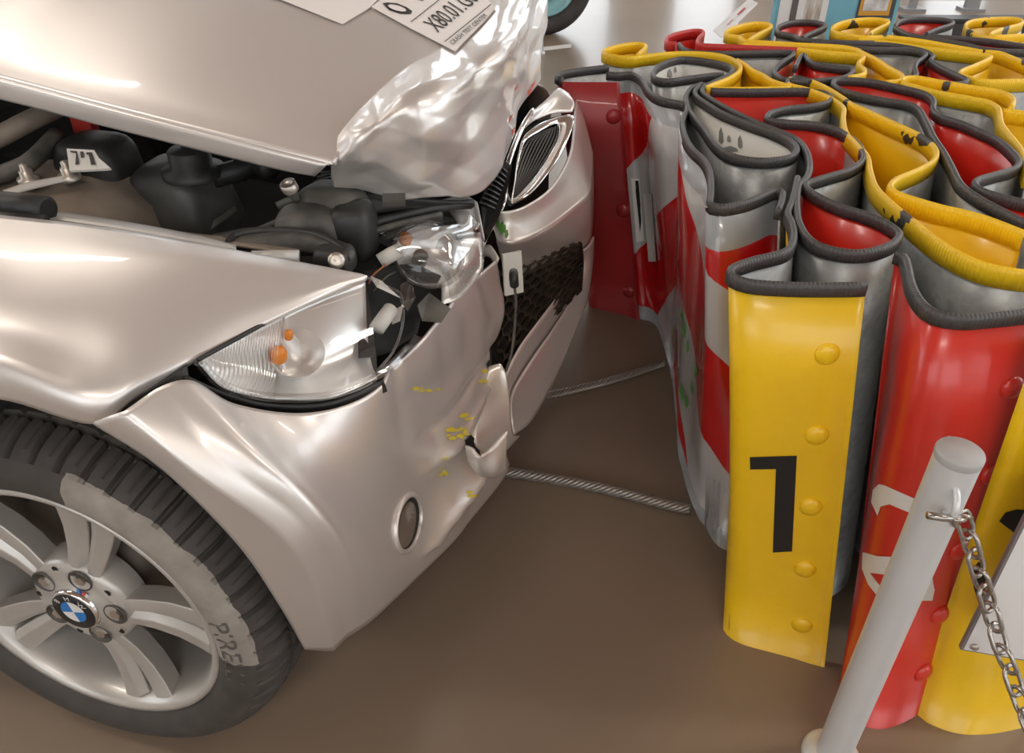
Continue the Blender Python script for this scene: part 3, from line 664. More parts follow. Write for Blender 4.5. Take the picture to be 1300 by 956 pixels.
# honeycomb mesh of the lower intake, on the turned face between bar and lip
HX = [[Pt(q) for q in r] for r in ([(632, 352, .49), (690, 330, .495), (742, 312, .50)], [(634, 425, .40), (690, 380, .415), (744, 335, .45)], [(640, 512, .30), (692, 425, .335), (742, 372, .39)])]
HXg = grid(HX, 10, 10)
def hxp(u, v, d=0.0):
    x = max(0, min(.9999, u)) * 20; y = max(0, min(.9999, v)) * 20; i, j = int(y), int(x); a, b = y - i, x - j
    p = HXg[i][j].lerp(HXg[i][j + 1], b).lerp(HXg[i + 1][j].lerp(HXg[i + 1][j + 1], b), a)
    return p - (RV * .75 + FV * .6) * d
def hexmesh():
    V = []; F = []; t = .0014
    dep = (RV * .75 + FV * .6) * -.012; dn = dep.normalized()
    def rail(a, b):
        if (b - a).length < 1e-5: return
        d = (b - a).normalized(); n = d.cross(dn).normalized() * t; k = len(V)
        V.extend([a + n, b + n, b - n, a - n, a + n + dep, b + n + dep, b - n + dep, a - n + dep])
        F.extend([tuple(k + i for i in f) for f in ((0, 1, 2, 3), (7, 6, 5, 4), (0, 4, 5, 1), (2, 6, 7, 3))])
    nc, nr = 8, 11; s = 1 / (nc * math.sqrt(3)); sv = 1 / (nr * 1.5)
    for r in range(nr + 1):
        for c in range(nc + 1):
            cx_ = c * s * math.sqrt(3) + (r % 2) * s * math.sqrt(3) / 2; cv = r * sv * 1.5
            c3 = [hxp(cx_ + s * sin(k * pi / 3), cv + sv * cos(k * pi / 3), .012) for k in range(4)]
            for k in range(3): rail(c3[k], c3[k + 1])
    m = mesh('honeycomb_mesh', V, F, M_hex, car, False); m['kind'] = 'stuff'; m['label'] = 'black honeycomb mesh of the lower air intake'
M_hex = mat('brown_black_plastic', (.018, .014, .011), rough=.35, col2=(.05, .036, .024), vscale=18)
hexmesh()
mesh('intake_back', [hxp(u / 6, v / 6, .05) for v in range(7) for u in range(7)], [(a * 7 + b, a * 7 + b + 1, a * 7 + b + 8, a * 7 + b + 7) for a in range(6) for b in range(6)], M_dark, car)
# sensor socket and its lead
box('sensor_plate', Pt((651, 347, 'f', .525)), (.034, .006, .075), M_bwhite, car, Matrix.Rotation(YAW + radians(35), 3, 'Z') @ Matrix.Rotation(radians(-8), 3, 'X'))
sp_ = tube('sensor_plug', [(652, 346, 'f', .535), (652, 352, 'f', .545), (653, 362, 'f', .545)], .0075, M_plast, car, 12)
tube('sensor_lead', [(653, 362, 'f', .545), (655, 385, 'f', .548), (653, 420, 'f', .545), (649, 450, 'f', .54), (643, 470, 'f', .53)], .0022, M_dust, sp_, 8, n=6)

# --- radiator grilles
kz = lambda y: .60 + (262 - y) / 114 * .08
KN = (RV * .45 + FV * .55 + Vector((0, 0, .6))).normalized()
k_out = [(646, 263), (650, 237), (657.5, 191), (667, 169), (691, 154), (724, 146), (728, 157), (717, 187), (699, 217), (674, 247)]
k_in = [(650.5, 250), (653, 230), (661, 199), (670, 179), (692, 164), (710, 157), (709, 174), (695, 200), (677, 225), (656, 247)]
def kloop(l): return spline([Pt((x, y, kz(y))) for x, y in l + l[:1]], 8)[:-1]
lo_, li_ = kloop(k_out), kloop(k_in); V = []; F = []; N = len(lo_)
for a, b in zip(lo_, li_):
    for f, h in ((0, -.015), (0, 0), (.12, .007), (.45, .008), (.85, .001), (1.0, -.004), (1.02, -.03)): V.append(a.lerp(b, f) + KN * h)
for i in range(N):
    j = (i + 1) % N
    for k in range(6): F.append((i * 7 + k, j * 7 + k, j * 7 + k + 1, i * 7 + k + 1))
kf = mesh('grille_frame', V, F, M_chrome, car)
mesh('grille_back', [p - KN * .028 for p in li_], [tuple(range(N))], M_dark, kf, False)
kl = [(650.5, 249), (653, 230), (661, 199), (671, 178), (690, 165)]; kr = [(657, 247), (679, 224), (697, 199), (710, 174), (711, 158)]
for k in range(9):
    f = (k + .5) / 9
    cv = spline([Pt((a[0] + (b[0] - a[0]) * f, a[1] + (b[1] - a[1]) * f, kz(a[1] + (b[1] - a[1]) * f))) - KN * .006 for a, b in zip(kl, kr)], 6)
    V, F = tubeg(cv, .0026, 6, None, sec=[(.6, 1.5), (-.6, 1.5), (-.6, -5), (.6, -5)]); 
    T_ = frames(cv); V = []
    for p, t in zip(cv, T_):
        n = t.cross(KN).normalized(); V += [p + n * .0019, p - n * .0019, p - n * .0019 - KN * .018, p + n * .0019 - KN * .018]
    F = [(i * 4 + q, i * 4 + (q + 1) % 4, i * 4 + 4 + (q + 1) % 4, i * 4 + 4 + q) for i in range(len(cv) - 1) for q in range(4)]
    mesh('slat', V, F, M_slat, kf, False)
mesh('grille_gap_sheet', [Pt((686 + (x - 686) * 1.2, 205 + (y - 205) * 1.16, kz(y))) - KN * .032 for x, y in k_out], [tuple(range(len(k_out)))], M_dark, kf, False)  # dark sheet added behind the frame so the gaps look shaded
kf['label'] = 'chrome framed grille still whole'
# body-coloured cap above the whole grille
gridmesh('grille_cap', [[(648, 205, .655), (655, 180, .675), (672, 158, .69), (700, 143, .695), (727, 141, .69)], [(656, 172, .695), (668, 152, .705), (688, 136, .71), (712, 122, .71), (729, 130, .70)], [(665, 158, .70), (676, 142, .71), (694, 126, .715), (709, 112, .715), (722, 118, .705)]], M_silver, car, 5, 8, .004)
# crushed near grille: black backing with bent fins
cg = mesh('crushed_grille', [Pt(q) for q in [(607, 262, .645), (620, 228, .668), (636, 211, .685), (647, 218, .675), (640, 250, .65), (630, 282, .615), (616, 308, .585), (611, 300, .60)]], [tuple(range(8))], M_slat, car, False); solid(cg, .02)
cgn = (Vector((0, 0, 1)) * .7 - Vector((0, 1, 0)) * .6).normalized()
for k in range(9):
    f = k / 8
    a = Pt((609 + 26 * f, 260 - 46 * f, .668 + .022 * f)); b = Pt((629 + 16 * f, 268 - 45 * f, .652 + .022 * f)); m_ = (a + b) / 2 + cgn * .002
    up = Vector((0, .6, .8)).normalized() * .0016
    V = []
    for p in (a, m_, b): V += [p + up + cgn * .012, p - up + cgn * .012, p - up, p + up]
    mesh('slat', V, [(i * 4 + q, i * 4 + (q + 1) % 4, i * 4 + 4 + (q + 1) % 4, i * 4 + 4 + q) for i in range(2) for q in range(4)] + [(0, 1, 2, 3), (11, 10, 9, 8)], M_slat, cg, False)
tube('grille_frame', [(648, 262, .60), (640, 240, .635), (644, 212, .67), (652, 188, .69), (664, 160, .71), (676, 140, .72)], .006, M_chrome, cg, 8, n=6)
tube('grille_frame', [(612, 318, .57), (618, 300, .59), (630, 280, .61), (640, 258, .635), (643, 235, .65)], .004, M_chrome, cg, 8, n=6)
gridmesh('bent_bracket', [[(609, 318, .575), (622, 312, .58), (634, 328, .57)], [(608, 330, .56), (620, 326, .57), (630, 340, .56)]], M_under, car, 3, 4, .003)
M_gscuff = mat('green_paint_scuff', (.10, .26, .05), rough=.5)
bvu = bvh_of(bar_o)
for k_ in range(9):
    x, y = 628 + 1.6 * k_ + (k_ % 3), 280 + 2.2 * k_ - (k_ % 2) * 5
    decal('green_scuff', bvu, [(x - 1, y - 4), (x + 1.5, y - 6), (x + 2.5, y + 1), (x + 1, y + 6), (x - 1, y + 4)], M_gscuff, bar_o, .0055)
decal('green_scuff', bvu, [(640, 322), (650, 318), (656, 319), (650, 324), (641, 327)], M_gscuff, bar_o, .0055)

# --- near headlamp
hl_top = [(251, 457, .735), (300, 430, .735), (360, 397, .735), (415, 371, .732), (463, 353, .728)]
hl_bot = [(251, 460, .73), (285, 492, .695), (345, 506, .665), (420, 503, .648), (480, 478, .64)]
HLV = Vector((0, 0, 1))
def between(f): return [Pt(a).lerp(Pt(b), f) for a, b in zip(hl_top, hl_bot)]
def lensrow(f, bulge):
    out = []
    for i, p in enumerate(between(f)): out.append(p + (FV * .35 + RV * .5 + Vector((0, 0, .5))) * bulge * (i / 4) ** .6)
    return out
def ribbed_glass():
    m = glass_mat('ribbed_headlamp_lens', (.93, .93, .92), .13, .04); nt = m.node_tree; N = nt.nodes
    tc = N.new('ShaderNodeTexCoord'); wv = N.new('ShaderNodeTexWave'); wv.inputs['Scale'].default_value = 120; wv.bands_direction = 'X'
    bp = N.new('ShaderNodeBump'); bp.inputs['Strength'].default_value = .4; bp.inputs['Distance'].default_value = .002
    nt.links.new(tc.outputs['Object'], wv.inputs['Vector']); nt.links.new(wv.outputs['Fac'], bp.inputs['Height'])
    for n in N:
        if n.type == 'BSDF_GLOSSY': nt.links.new(bp.outputs[0], n.inputs['Normal'])
    return m
M_rib = ribbed_glass()
def ribbed_reflector():
    m = mat('fluted_reflector', (.86, .845, .82), rough=.28, metal=.6); nt = m.node_tree; N = nt.nodes
    tc = N.new('ShaderNodeTexCoord'); wv = N.new('ShaderNodeTexWave'); wv.inputs['Scale'].default_value = 90; wv.bands_direction = 'X'; wv.inputs['Distortion'].default_value = .4
    bp = N.new('ShaderNodeBump'); bp.inputs['Strength'].default_value = .5; bp.inputs['Distance'].default_value = .003
    nt.links.new(tc.outputs['Object'], wv.inputs['Vector']); nt.links.new(wv.outputs['Fac'], bp.inputs['Height']); nt.links.new(bp.outputs[0], bsdf(m).inputs['Normal'])
    return m
M_flute = ribbed_reflector()
down = -(FV * .3 + RV * .35 + Vector((0, 0, .75))).normalized()
hrows = [[p + down * d for p, d in zip(between(f), ds)] for f, ds in ((0, (.002, .004, .006, .008, .01)), (.25, (.004, .016, .03, .042, .042)), (.5, (.005, .022, .044, .058, .055)), (.75, (.004, .016, .032, .044, .044)), (1.0, (.002, .004, .006, .008, .01)))]
hlamp = gridmesh('headlamp', [r[:3] for r in hrows], M_flute, car, 8, 8, .003)
hlamp['label'] = 'clear near headlamp torn open at its inner end'
gridmesh('reflector_bowl', [r[2:] for r in hrows], M_reflector, hlamp, 8, 10, .003)
gridmesh('headlamp_lens', [lensrow(f, b)[:3] for f, b in ((0, 0), (.25, .010), (.5, .014), (.75, .010), (1, 0))], M_rib, hlamp, 6, 8)
gridmesh('headlamp_lens', [lensrow(f, b)[2:] for f, b in ((0, 0), (.25, .010), (.5, .014), (.75, .010), (1, 0))], M_lens, hlamp, 6, 8)
rimp = [Pt(q) for q in hl_bot]
tube('lens_rim', [p + Vector((0, 0, .002)) for p in rimp] + [Pt((520, 440, .632))], .006, M_lens, hlamp, 8, n=8)
tube('lens_rim', hl_top, .003, M_plast, hlamp, 8, n=8)
# gasket gap under the lamp
gridmesh('lamp_gasket', [[(236, 476, .722), (285, 497, .69), (345, 512, .66), (420, 509, .64), (485, 482, .632)], [(228, 484, .70), (290, 512, .66), (350, 524, .635), (425, 522, .62), (490, 496, .615)]], M_plast, car, 4, 8, .004)
gridmesh('wing_gasket', [[(118, 535, .69), (172, 502, .712), (238, 462, .728)], [(122, 540, .68), (178, 508, .70), (240, 480, .715)]], M_plast, car, 4, 6, .004)
def ball(name, c, r, m, parent, sq=(1, 1, 1)):
    prof = [(max(.0001, r * sin(pi * k / 12)), -r * cos(pi * k / 12)) for k in range(13)]
    return lathe(name, prof, c, Vector((0, 0, 1)), m, parent, 20)
am = between(.42)[2] + down * .014
lathe('indicator_bulb', [(.0001, .010), (.007, .008), (.0105, .0), (.0105, -.014)], am, -down, M_amber, hlamp, 20)
lathe('indicator_bulb', [(.0001, .004), (.004, .003), (.0055, -.002), (.0055, -.012)], between(.18)[2] + down * .012 + FV * .01, -down, M_amber, hlamp, 16)
# inner bowls (turn signal bowl, main bowl) with chrome edges
for (px, py, z, r) in ((376, 452, .682, .036),):
    c = Pt((px, py, z))
    lathe('reflector_bowl', [(r, .012), (r * .96, .006), (r * .8, -.012), (r * .55, -.024), (r * .25, -.031), (.006, -.033)], c, -down, M_reflector, hlamp, 36)
# broken inner half: dark cavity, bulb stubs, projector lens, splinters
gridmesh('lamp_cavity', [[(462, 345, .70), (520, 335, .69), (560, 350, .67)], [(455, 400, .66), (495, 400, .63), (540, 385, .62)], [(455, 455, .645), (490, 450, .61), (530, 425, .62)]], M_dark, car, 4, 4, .003)
for q in ([(478, 418, .665), (487, 405, .672), (496, 393, .675)], [(482, 332, .705), (495, 324, .712), (507, 318, .715)]):
    tube('bulb_stub', q, .0115, M_bwhite, car, 14)
pl_c = Pt((545, 322, .70)); pn = (Vector((0, 0, 1)) * .75 + FV * .25 - Vector((0, 1, 0)) * .45).normalized()
pj = lathe('projector_lens', [(.055, -.012), (.056, 0), (.053, .006), (.044, .016), (.030, .024), (.015, .028), (.0001, .029)], pl_c, pn, M_lens, car, 40)
lathe('lens_ring', [(.050, -.006), (.056, -.008), (.060, 0), (.056, .005), (.052, .002)], pl_c, pn, M_lens, pj, 40)
lathe('bowl', [(.052, -.004), (.048, -.016), (.036, -.028), (.02, -.035), (.0001, -.037)], pl_c, pn, M_reflector, pj, 36)
lathe('bulb', [(.012, -.03), (.012, -.01), (.008, -.002), (.0001, .0)], pl_c - FV * .012, pn, M_dust, pj, 16)
lathe('amber_spot', [(.010, -.006), (.010, .004), (.0001, .006)], Pt((515, 303, .722)), pn, M_amber, pj, 14)
gridmesh('broken_lens', [[(468, 300, .715), (500, 288, .722), (545, 274, .72), (590, 268, .71), (608, 285, .695)], [(500, 318, .72), (530, 305, .735), (565, 298, .735), (600, 300, .71), (614, 312, .68)], [(560, 345, .70), (575, 340, .71), (590, 335, .70), (606, 335, .68), (613, 338, .66)], [(572, 380, .64), (582, 376, .645), (590, 370, .65), (602, 355, .65), (612, 345, .65)]], M_lens, car, 6, 8, .002)
gridmesh('lamp_inner_tray', [[(556, 330, .66), (585, 300, .67), (610, 295, .665)], [(560, 360, .63), (588, 340, .63), (613, 335, .63)], [(560, 388, .612), (585, 378, .61), (608, 350, .615)]], M_reflector, car, 5, 6, .002)
gridmesh('lamp_shell', [[(560, 255, .70), (590, 250, .705), (606, 258, .70)], [(575, 275, .69), (600, 265, .695), (611, 280, .685)], [(590, 300, .66), (606, 290, .665), (616, 305, .655)]], M_under, car, 5, 6, .003)
def shard(pts, m, th=.002, nm='lens_splinter'):
    o = mesh(nm, [Pt(q) for q in pts], [tuple(range(len(pts)))], m, car, False); solid(o, th); return o
gridmesh('lens_skirt', [[(478, 474, .643), (500, 458, .645), (516, 440, .645), (526, 425, .645)], [(486, 482, .636), (506, 466, .636), (524, 447, .634), (536, 428, .632)]], M_lens, car, 4, 6)
shard([(466, 300, .72), (476, 288, .725), (500, 286, .725), (512, 296, .722), (500, 306, .718)], M_lens)
shard([(530, 388, .64), (545, 372, .65), (572, 392, .635), (560, 410, .622), (536, 408, .62)], M_dust, nm='broken_bracket')
shard([(500, 395, .655), (512, 388, .66), (508, 408, .648), (498, 412, .645)], M_under)
shard([(508, 362, .67), (522, 356, .675), (528, 378, .66), (518, 396, .65), (509, 384, .655)], M_lens)
shard([(470, 350, .70), (484, 356, .695), (508, 378, .67), (502, 374, .67), (478, 364, .69)], M_under)
tube('broken_edge', [(463, 352, .715), (478, 358, .70), (496, 366, .69), (508, 374, .682), (512, 400, .665), (508, 425, .655), (498, 448, .648), (480, 470, .645)], .0022, M_lens, car, 8, n=6)
tube('wire', [(468, 360, .69), (475, 348, .70), (487, 338, .705), (490, 330, .705)], .0014, mat('copper_wire', (.35, .12, .05), rough=.4), car, 6, n=5)
tube('wire', [(474, 370, .68), (490, 352, .69), (502, 345, .69)], .0014, M_dust, car, 6, n=5)
# fog lamp
bvb = bvh_of(bump_o)
def oval(cx_, cy_, a, b, rot, n=28):
    return [(cx_ + a * cos(2 * pi * k / n) * cos(rot) - b * sin(2 * pi * k / n) * sin(rot), cy_ + a * cos(2 * pi * k / n) * sin(rot) + b * sin(2 * pi * k / n) * cos(rot)) for k in range(n)]
fg = decal('fog_lamp', bvb, oval(516.5, 664, 13.5, 34, .16), M_dark, car, .002)
decal('fog_lens', bvb, oval(514.5, 666, 10.5, 30, .16), mat('smoked_lens', (.15, .125, .105), rough=.12, coat=1), fg, .0035)
rp2 = []
for (x, y) in oval(517.5, 664, 15.5, 37, .16):
    l_, n_ = hit(bvb, x, y); rp2.append(l_ + n_ * .001 if l_ else Pt((x, y, .35)))
V, F = tubeg(rp2 + rp2[:1], .0045, 8, None); mesh('lamp_surround', V, F, M_silver, fg)
# holes torn in the bumper, their inner shade painted on as dark patches
decal('torn_hole', bvb, [(589, 560, ), (596, 552), (604, 560), (609, 580), (607, 594), (598, 584), (592, 572)], M_dark, bump_o, .003)
decal('torn_hole', bvb, [(616, 462), (620, 452), (624, 458), (625, 476), (620, 482), (617, 474)], M_dark, bump_o, .003)
M_yscuff = mat('yellow_paint_scuff', (.62, .50, .05), rough=.5)
rs_ = random.Random(5)
for (x0, y0_, a0, b0_, n_) in [(580, 550, 16, 9, 14), (562, 592, 6, 14, 7), (540, 494, 20, 3, 6), (612, 478, 5, 11, 5), (592, 530, 8, 6, 4), (600, 625, 14, 10, 3)]:
    for _ in range(n_):
        x = x0 + rs_.uniform(-a0, a0) * .8; y = y0_ + rs_.uniform(-b0_, b0_) * .8; a = rs_.uniform(2, 6); b = rs_.uniform(1, 3)
        decal('yellow_scuff', bvb, [(x - a, y + b * .4), (x - a * .5, y - b * .7), (x + a * .2, y - b), (x + a, y - b * .5), (x + a * .8, y + b * .3), (x + a * .1, y + b), (x - a * .5, y + b * .7)], M_yscuff, bump_o, .0015 + .0001 * _)
bvn = bvh_of(nose_o)
M_rscuff = mat('red_paint_scuff', (.62, .10, .04), rough=.5)
for (x, y, a, b) in [(672, 116, 2.0, 9), (668, 126, 1.5, 6), (676, 108, 1.4, 6), (652, 165, 2.2, 7), (648, 150, 1.2, 6), (655, 112, 1.2, 3)]:
    decal('red_scuff', bvn, [(x + a + b * .35, y - b), (x + a, y), (x - b * .3, y + b), (x - a, y)], M_rscuff, nose_o, .0012)
# --- engine bay
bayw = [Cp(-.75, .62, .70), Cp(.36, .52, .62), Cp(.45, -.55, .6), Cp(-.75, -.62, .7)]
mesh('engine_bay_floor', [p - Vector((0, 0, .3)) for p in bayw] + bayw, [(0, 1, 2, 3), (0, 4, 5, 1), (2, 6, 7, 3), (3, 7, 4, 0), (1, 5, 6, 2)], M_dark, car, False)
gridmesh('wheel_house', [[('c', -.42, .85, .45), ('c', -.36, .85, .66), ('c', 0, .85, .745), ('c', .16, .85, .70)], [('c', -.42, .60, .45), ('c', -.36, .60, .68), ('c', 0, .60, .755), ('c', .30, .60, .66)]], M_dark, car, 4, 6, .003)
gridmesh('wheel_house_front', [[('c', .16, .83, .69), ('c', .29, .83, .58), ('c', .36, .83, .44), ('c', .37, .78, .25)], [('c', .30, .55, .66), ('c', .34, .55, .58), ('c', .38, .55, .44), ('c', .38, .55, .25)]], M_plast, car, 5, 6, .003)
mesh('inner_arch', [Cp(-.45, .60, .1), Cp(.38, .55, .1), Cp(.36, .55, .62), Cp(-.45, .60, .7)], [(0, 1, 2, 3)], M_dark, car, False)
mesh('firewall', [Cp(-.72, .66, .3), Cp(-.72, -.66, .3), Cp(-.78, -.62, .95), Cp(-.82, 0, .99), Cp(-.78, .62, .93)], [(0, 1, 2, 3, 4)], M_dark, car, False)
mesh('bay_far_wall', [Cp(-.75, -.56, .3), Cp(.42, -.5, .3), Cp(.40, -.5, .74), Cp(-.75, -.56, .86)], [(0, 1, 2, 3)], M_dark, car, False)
# strut tower dome
dome_c = Pt((85, 262, .72))
dm = lathe('strut_tower', [(.165, -.10), (.16, -.03), (.145, .008), (.105, .038), (.05, .05), (.0001, .051)], dome_c, Vector((.05, -.1, 1)), M_dome, car, 40)
for q in ((34, 222, .79), (86, 218, .79)):
    c = Pt(q); lathe('nut', [(.017, -.012), (.017, -.004), (.010, -.003), (.010, .008), (.006, .009), (.006, .018), (.0001, .019)], c, Vector((0, -.1, 1)), M_bolt, dm, 14)
gridmesh('tower_plate', [[(5, 243, .775), (40, 232, .782), (95, 222, .785)], [(10, 250, .77), (45, 240, .776), (98, 228, .78)]], M_bwhite, dm, 3, 5, .003)
# coolant bottle
def rbox(name, c, s, m, parent, taper=.85, rot=0, seg=5, power=4.0):
    V = []; F = []; nu, nv = 28, 12
    R = Matrix.Rotation(YAW + rot, 3, 'Z')
    for j in range(nv + 1):
        ph = -pi / 2 + pi * j / nv; cz = math.copysign(abs(sin(ph)) ** (2 / power), sin(ph)); rr = abs(cos(ph)) ** (2 / power)
        tp = 1 - (1 - taper) * (cz + 1) / 2
        for i in range(nu):
            th = 2 * pi * i / nu
            x = math.copysign(abs(cos(th)) ** (2 / power), cos(th)) * rr * tp; y = math.copysign(abs(sin(th)) ** (2 / power), sin(th)) * rr * tp
            V.append(c + R @ Vector((x * s[0] / 2, y * s[1] / 2, cz * s[2] / 2)))
    for j in range(nv):
        for i in range(nu): F.append((j * nu + i, j * nu + (i + 1) % nu, (j + 1) * nu + (i + 1) % nu, (j + 1) * nu + i))
    return mesh(name, V, F, m, parent)
M_bottle = mat('dusty_black_bottle', (.035, .035, .034), rough=.45, col2=(.085, .083, .076), vscale=9, bump=.08, bscale=120)
cb = rbox('coolant_bottle', Pt((231, 255, .70)), (.19, .19, .15), M_bottle, car, .66)
cc = Pt((243, 207, .785))
lathe('bottle_cap', [(.05, -.02), (.05, -.008), (.034, -.004), (.034, .022), (.030, .026), (.012, .027), (.010, .034), (.0001, .034)], cc, Vector((0, 0, 1)), M_plast, cb, 30)
gridmesh('bottle_flange', [[(165, 275, .69), (200, 288, .685), (250, 290, .68), (297, 262, .70)], [(168, 283, .683), (200, 297, .678), (255, 298, .672), (302, 268, .69)]], M_dust, cb, 3, 6, .003)
tube('hose', [(270, 225, .76), (300, 217, .765), (325, 208, .77), (345, 214, .77)], .019, M_plast, car, 14, n=5)
for k in range(4): 
    x = 302 + k * 8
    lathe('hose_ring', [(.02, -.003), (.0225, 0), (.02, .003)], Pt((x, 216.5 - (x - 300) * .35, .765)), FV + RV * -.2, M_plast, car, 18)
# black box with white plate and red clip
rbox('fuse_box', Pt((128, 215, .76)), (.13, .11, .12), M_plast, car, .9)
rp_ = mesh('lettered_plate', [Pt(q) for q in [(86, 191, .845), (121, 193, .845), (127, 203, .838), (142, 216, .828), (132, 217, .828), (90, 219, .828)]], [tuple(range(6))], M_bwhite, car, False); solid(rp_, .004)
bvp = bvh_of(rp_)
for poly in ([(91, 195), (100, 195.5), (103, 212), (98, 213), (99, 198), (92, 197)], [(104, 196), (108, 196), (109, 204), (105, 204)], [(112, 197), (119, 197), (124, 213), (118, 213), (115, 200), (112, 200)]):
    decal('letter', bvp, poly, M_ink, rp_, .006)
box('red_clip', Pt((110, 166, .80)), (.04, .02, .07), M_redp, car, Matrix.Rotation(YAW, 3, 'Z'), .003)
tube('hose', [(-60, 200, .80), (-10, 178, .82), (40, 152, .84), (90, 128, .85)], .017, M_dome, car, 12, n=4)
tube('hose', [(-40, 235, .77), (20, 215, .79), (45, 200, .80), (72, 172, .81)], .015, M_dust, car, 12, n=4)
# black pipe with cut end on the wing flange
pip = tube('pipe', [(-120, 245, .80), (-40, 255, .80), (20, 261, .80), (60, 266, .80)], .019, M_plast, car, 20)
lathe('pipe_mouth', [(.0145, .0005), (.0001, .0004)], Pt((60, 266, .80)) + (Pt((60, 266, .80)) - Pt((20, 261, .80))).normalized() * .0008, (Pt((60, 266, .80)) - Pt((20, 261, .80))), M_dark, pip, 20)
tube('pipe_clip', [(-60, 268, .79), (0, 276, .79), (56, 282, .79)], .011, M_plast, pip, 10)
gridmesh('inner_rail', [[(60, 280, .775), (130, 284, .77), (200, 296, .765), (300, 310, .755), (380, 322, .75)], [(66, 273, .765), (130, 276, .757), (200, 290, .75), (300, 302, .742), (380, 315, .738)]], M_dome, car, 3, 8, .004)
# front carrier: black mouldings and bracketry behind the headlamp
gridmesh('carrier_moulding', [[(270, 300, .735), (320, 292, .74), (380, 292, .745), (440, 312, .735)], [(290, 312, .745), (330, 302, .75), (390, 302, .755), (450, 325, .745)], [(300, 316, .735), (345, 318, .735), (395, 320, .735), (440, 335, .73)]], M_dust, car, 5, 8, .004)
tube('moulding_rib', [(288, 312, .75), (300, 298, .752), (340, 293, .755), (395, 297, .757), (430, 312, .752), (440, 326, .745)], .006, M_plast, car, 8, n=6)
rbox('carrier_box', Pt((395, 290, .74)), (.12, .08, .07), M_dust, car, .8, .2)
rbox('bracket_block', Pt((425, 270, .745)), (.13, .09, .09), M_dust, car, .8, -.3)
rbox('bracket_block', Pt((450, 292, .735)), (.07, .08, .09), M_plast, car, .9, .1)
gridmesh('slam_panel', [[(400, 250, .77), (450, 238, .775), (520, 250, .76), (600, 255, .73)], [(410, 282, .745), (470, 272, .74), (530, 266, .735), (598, 262, .71)]], M_plast, car, 4, 8, .005)
tube('cross_strut', [(352, 262, .76), (400, 240, .775), (430, 222, .78)], .007, M_dust, car, 8)
tube('cross_strut', [(330, 292, .752), (380, 270, .76), (425, 250, .765)], .006, M_plast, car, 8)
for k in range(4): tube('fin', [(395 + k * 4, 238 - k * 6, .785), (425, 228 - k * 3, .785)], .003, M_plast, car, 6)
bs = tube('bolt_strut', [(387, 272, .735), (376, 252, .775), (369, 240, .80)], .0065, M_dust, car, 12)
lathe('bolt_head', [(.0125, -.006), (.0125, .006), (.009, .008), (.0075, .003), (.0001, .002)], Pt((367, 237, .806)), Vector((-.2, -.4, 1)), M_bolt, bs, 16)
tube('headlamp_rail', [(450, 290, .735), (500, 276, .735), (555, 264, .73), (600, 258, .722)], .008, M_plast, car, 8, n=5)
tube('headlamp_rail', [(455, 300, .728), (505, 285, .73), (560, 272, .725)], .006, M_dust, car, 8, n=5)
box('metal_tab', Pt((500, 254, .775)), (.035, .03, .004), M_dust, car, Matrix.Rotation(YAW + .3, 3, 'Z') @ Matrix.Rotation(radians(20), 3, 'X'), .001)
tube('silver_tube', [(320, 327, .748), (380, 326, .745)], .010, M_under, car, 14)
lathe('bolt', [(.012, -.006), (.012, .006), (.006, .007), (.0001, .006)], Pt((427, 331, .745)), Vector((.2, -.8, .5)), M_bolt, car, 12)
rbox('bolt_housing', Pt((425, 328, .735)), (.06, .05, .04), M_plast, car, .9)

# --- stickers on the bonnet
bvh_h = bvh_of(hood, nose_o)
decal('sticker', bvh_h, [(471, 11), (486, 0), (510, -18), (570, -38), (630, 12), (612, 33), (578, 68), (520, 38)], M_paper, hood, .0035)
decal('paper_sheet', bvh_h, [(300, -14), (360, 3), (435, 33), (468, 13), (500, -18), (470, -40), (330, -50)], M_paper, hood, .003)
def px_text(name, s, o, ux, uy, size, m, bv, parent, off=.005):
    "lettering laid on the surface: o start point, ux/uy text axes in measured pixels"
    V, F = text_mesh(s, 1.0, 'LEFT'); me = []
    for v in V:
        x = o[0] + ux[0] * v.x * size + uy[0] * v.y * size; y = o[1] + ux[1] * v.x * size + uy[1] * v.y * size
        l, n = hit(bv, x, y)
        if l is None: l, n = Zp(x, y, .92), Vector((0, 0, 1))
        me.append(l + n * off)
    return mesh(name, me, F, m, parent, False)
# reading direction runs up to the right, away from the viewer
UX = (.60, -.48); UY = (-.62, -.42)
px_text('lettering', 'X80.01.G00', (547, 39), (12.1, -9.8), (-29, -19.5), 1, M_ink, bvh_h, hood)
px_text('lettering', 'CRASH TEST CENTER', (573, 59), (4.6, -3.9), (-8, -5.4), 1, M_ink, bvh_h, hood)
px_text('lettering', '09.0', (527, 1), (11, -9), (-24, -16), 1, M_ink, bvh_h, hood)
for a, b in (((521, 31), (566, -5)), ((564, 56), (622, 8))):
    decal('printed_rule', bvh_h, [a, b, (b[0] + .9, b[1] + .6), (a[0] + .9, a[1] + .6)], M_ink, hood, .005)
oc = [(485.5, 7), (492, 6), (504, 7), (516, 12), (523, 17), (521, 21), (508, 20.5), (494, 16)]
decal('octagon_mark', bvh_h, oc, M_ink, hood, .0045)
decal('octagon_field', bvh_h, [(504 + 11.5 * cos(t * pi / 8), 13.9 + 3.4 * sin(t * pi / 8) + 3.0 * cos(t * pi / 8)) for t in range(16)], M_paper, hood, .0055, 4)

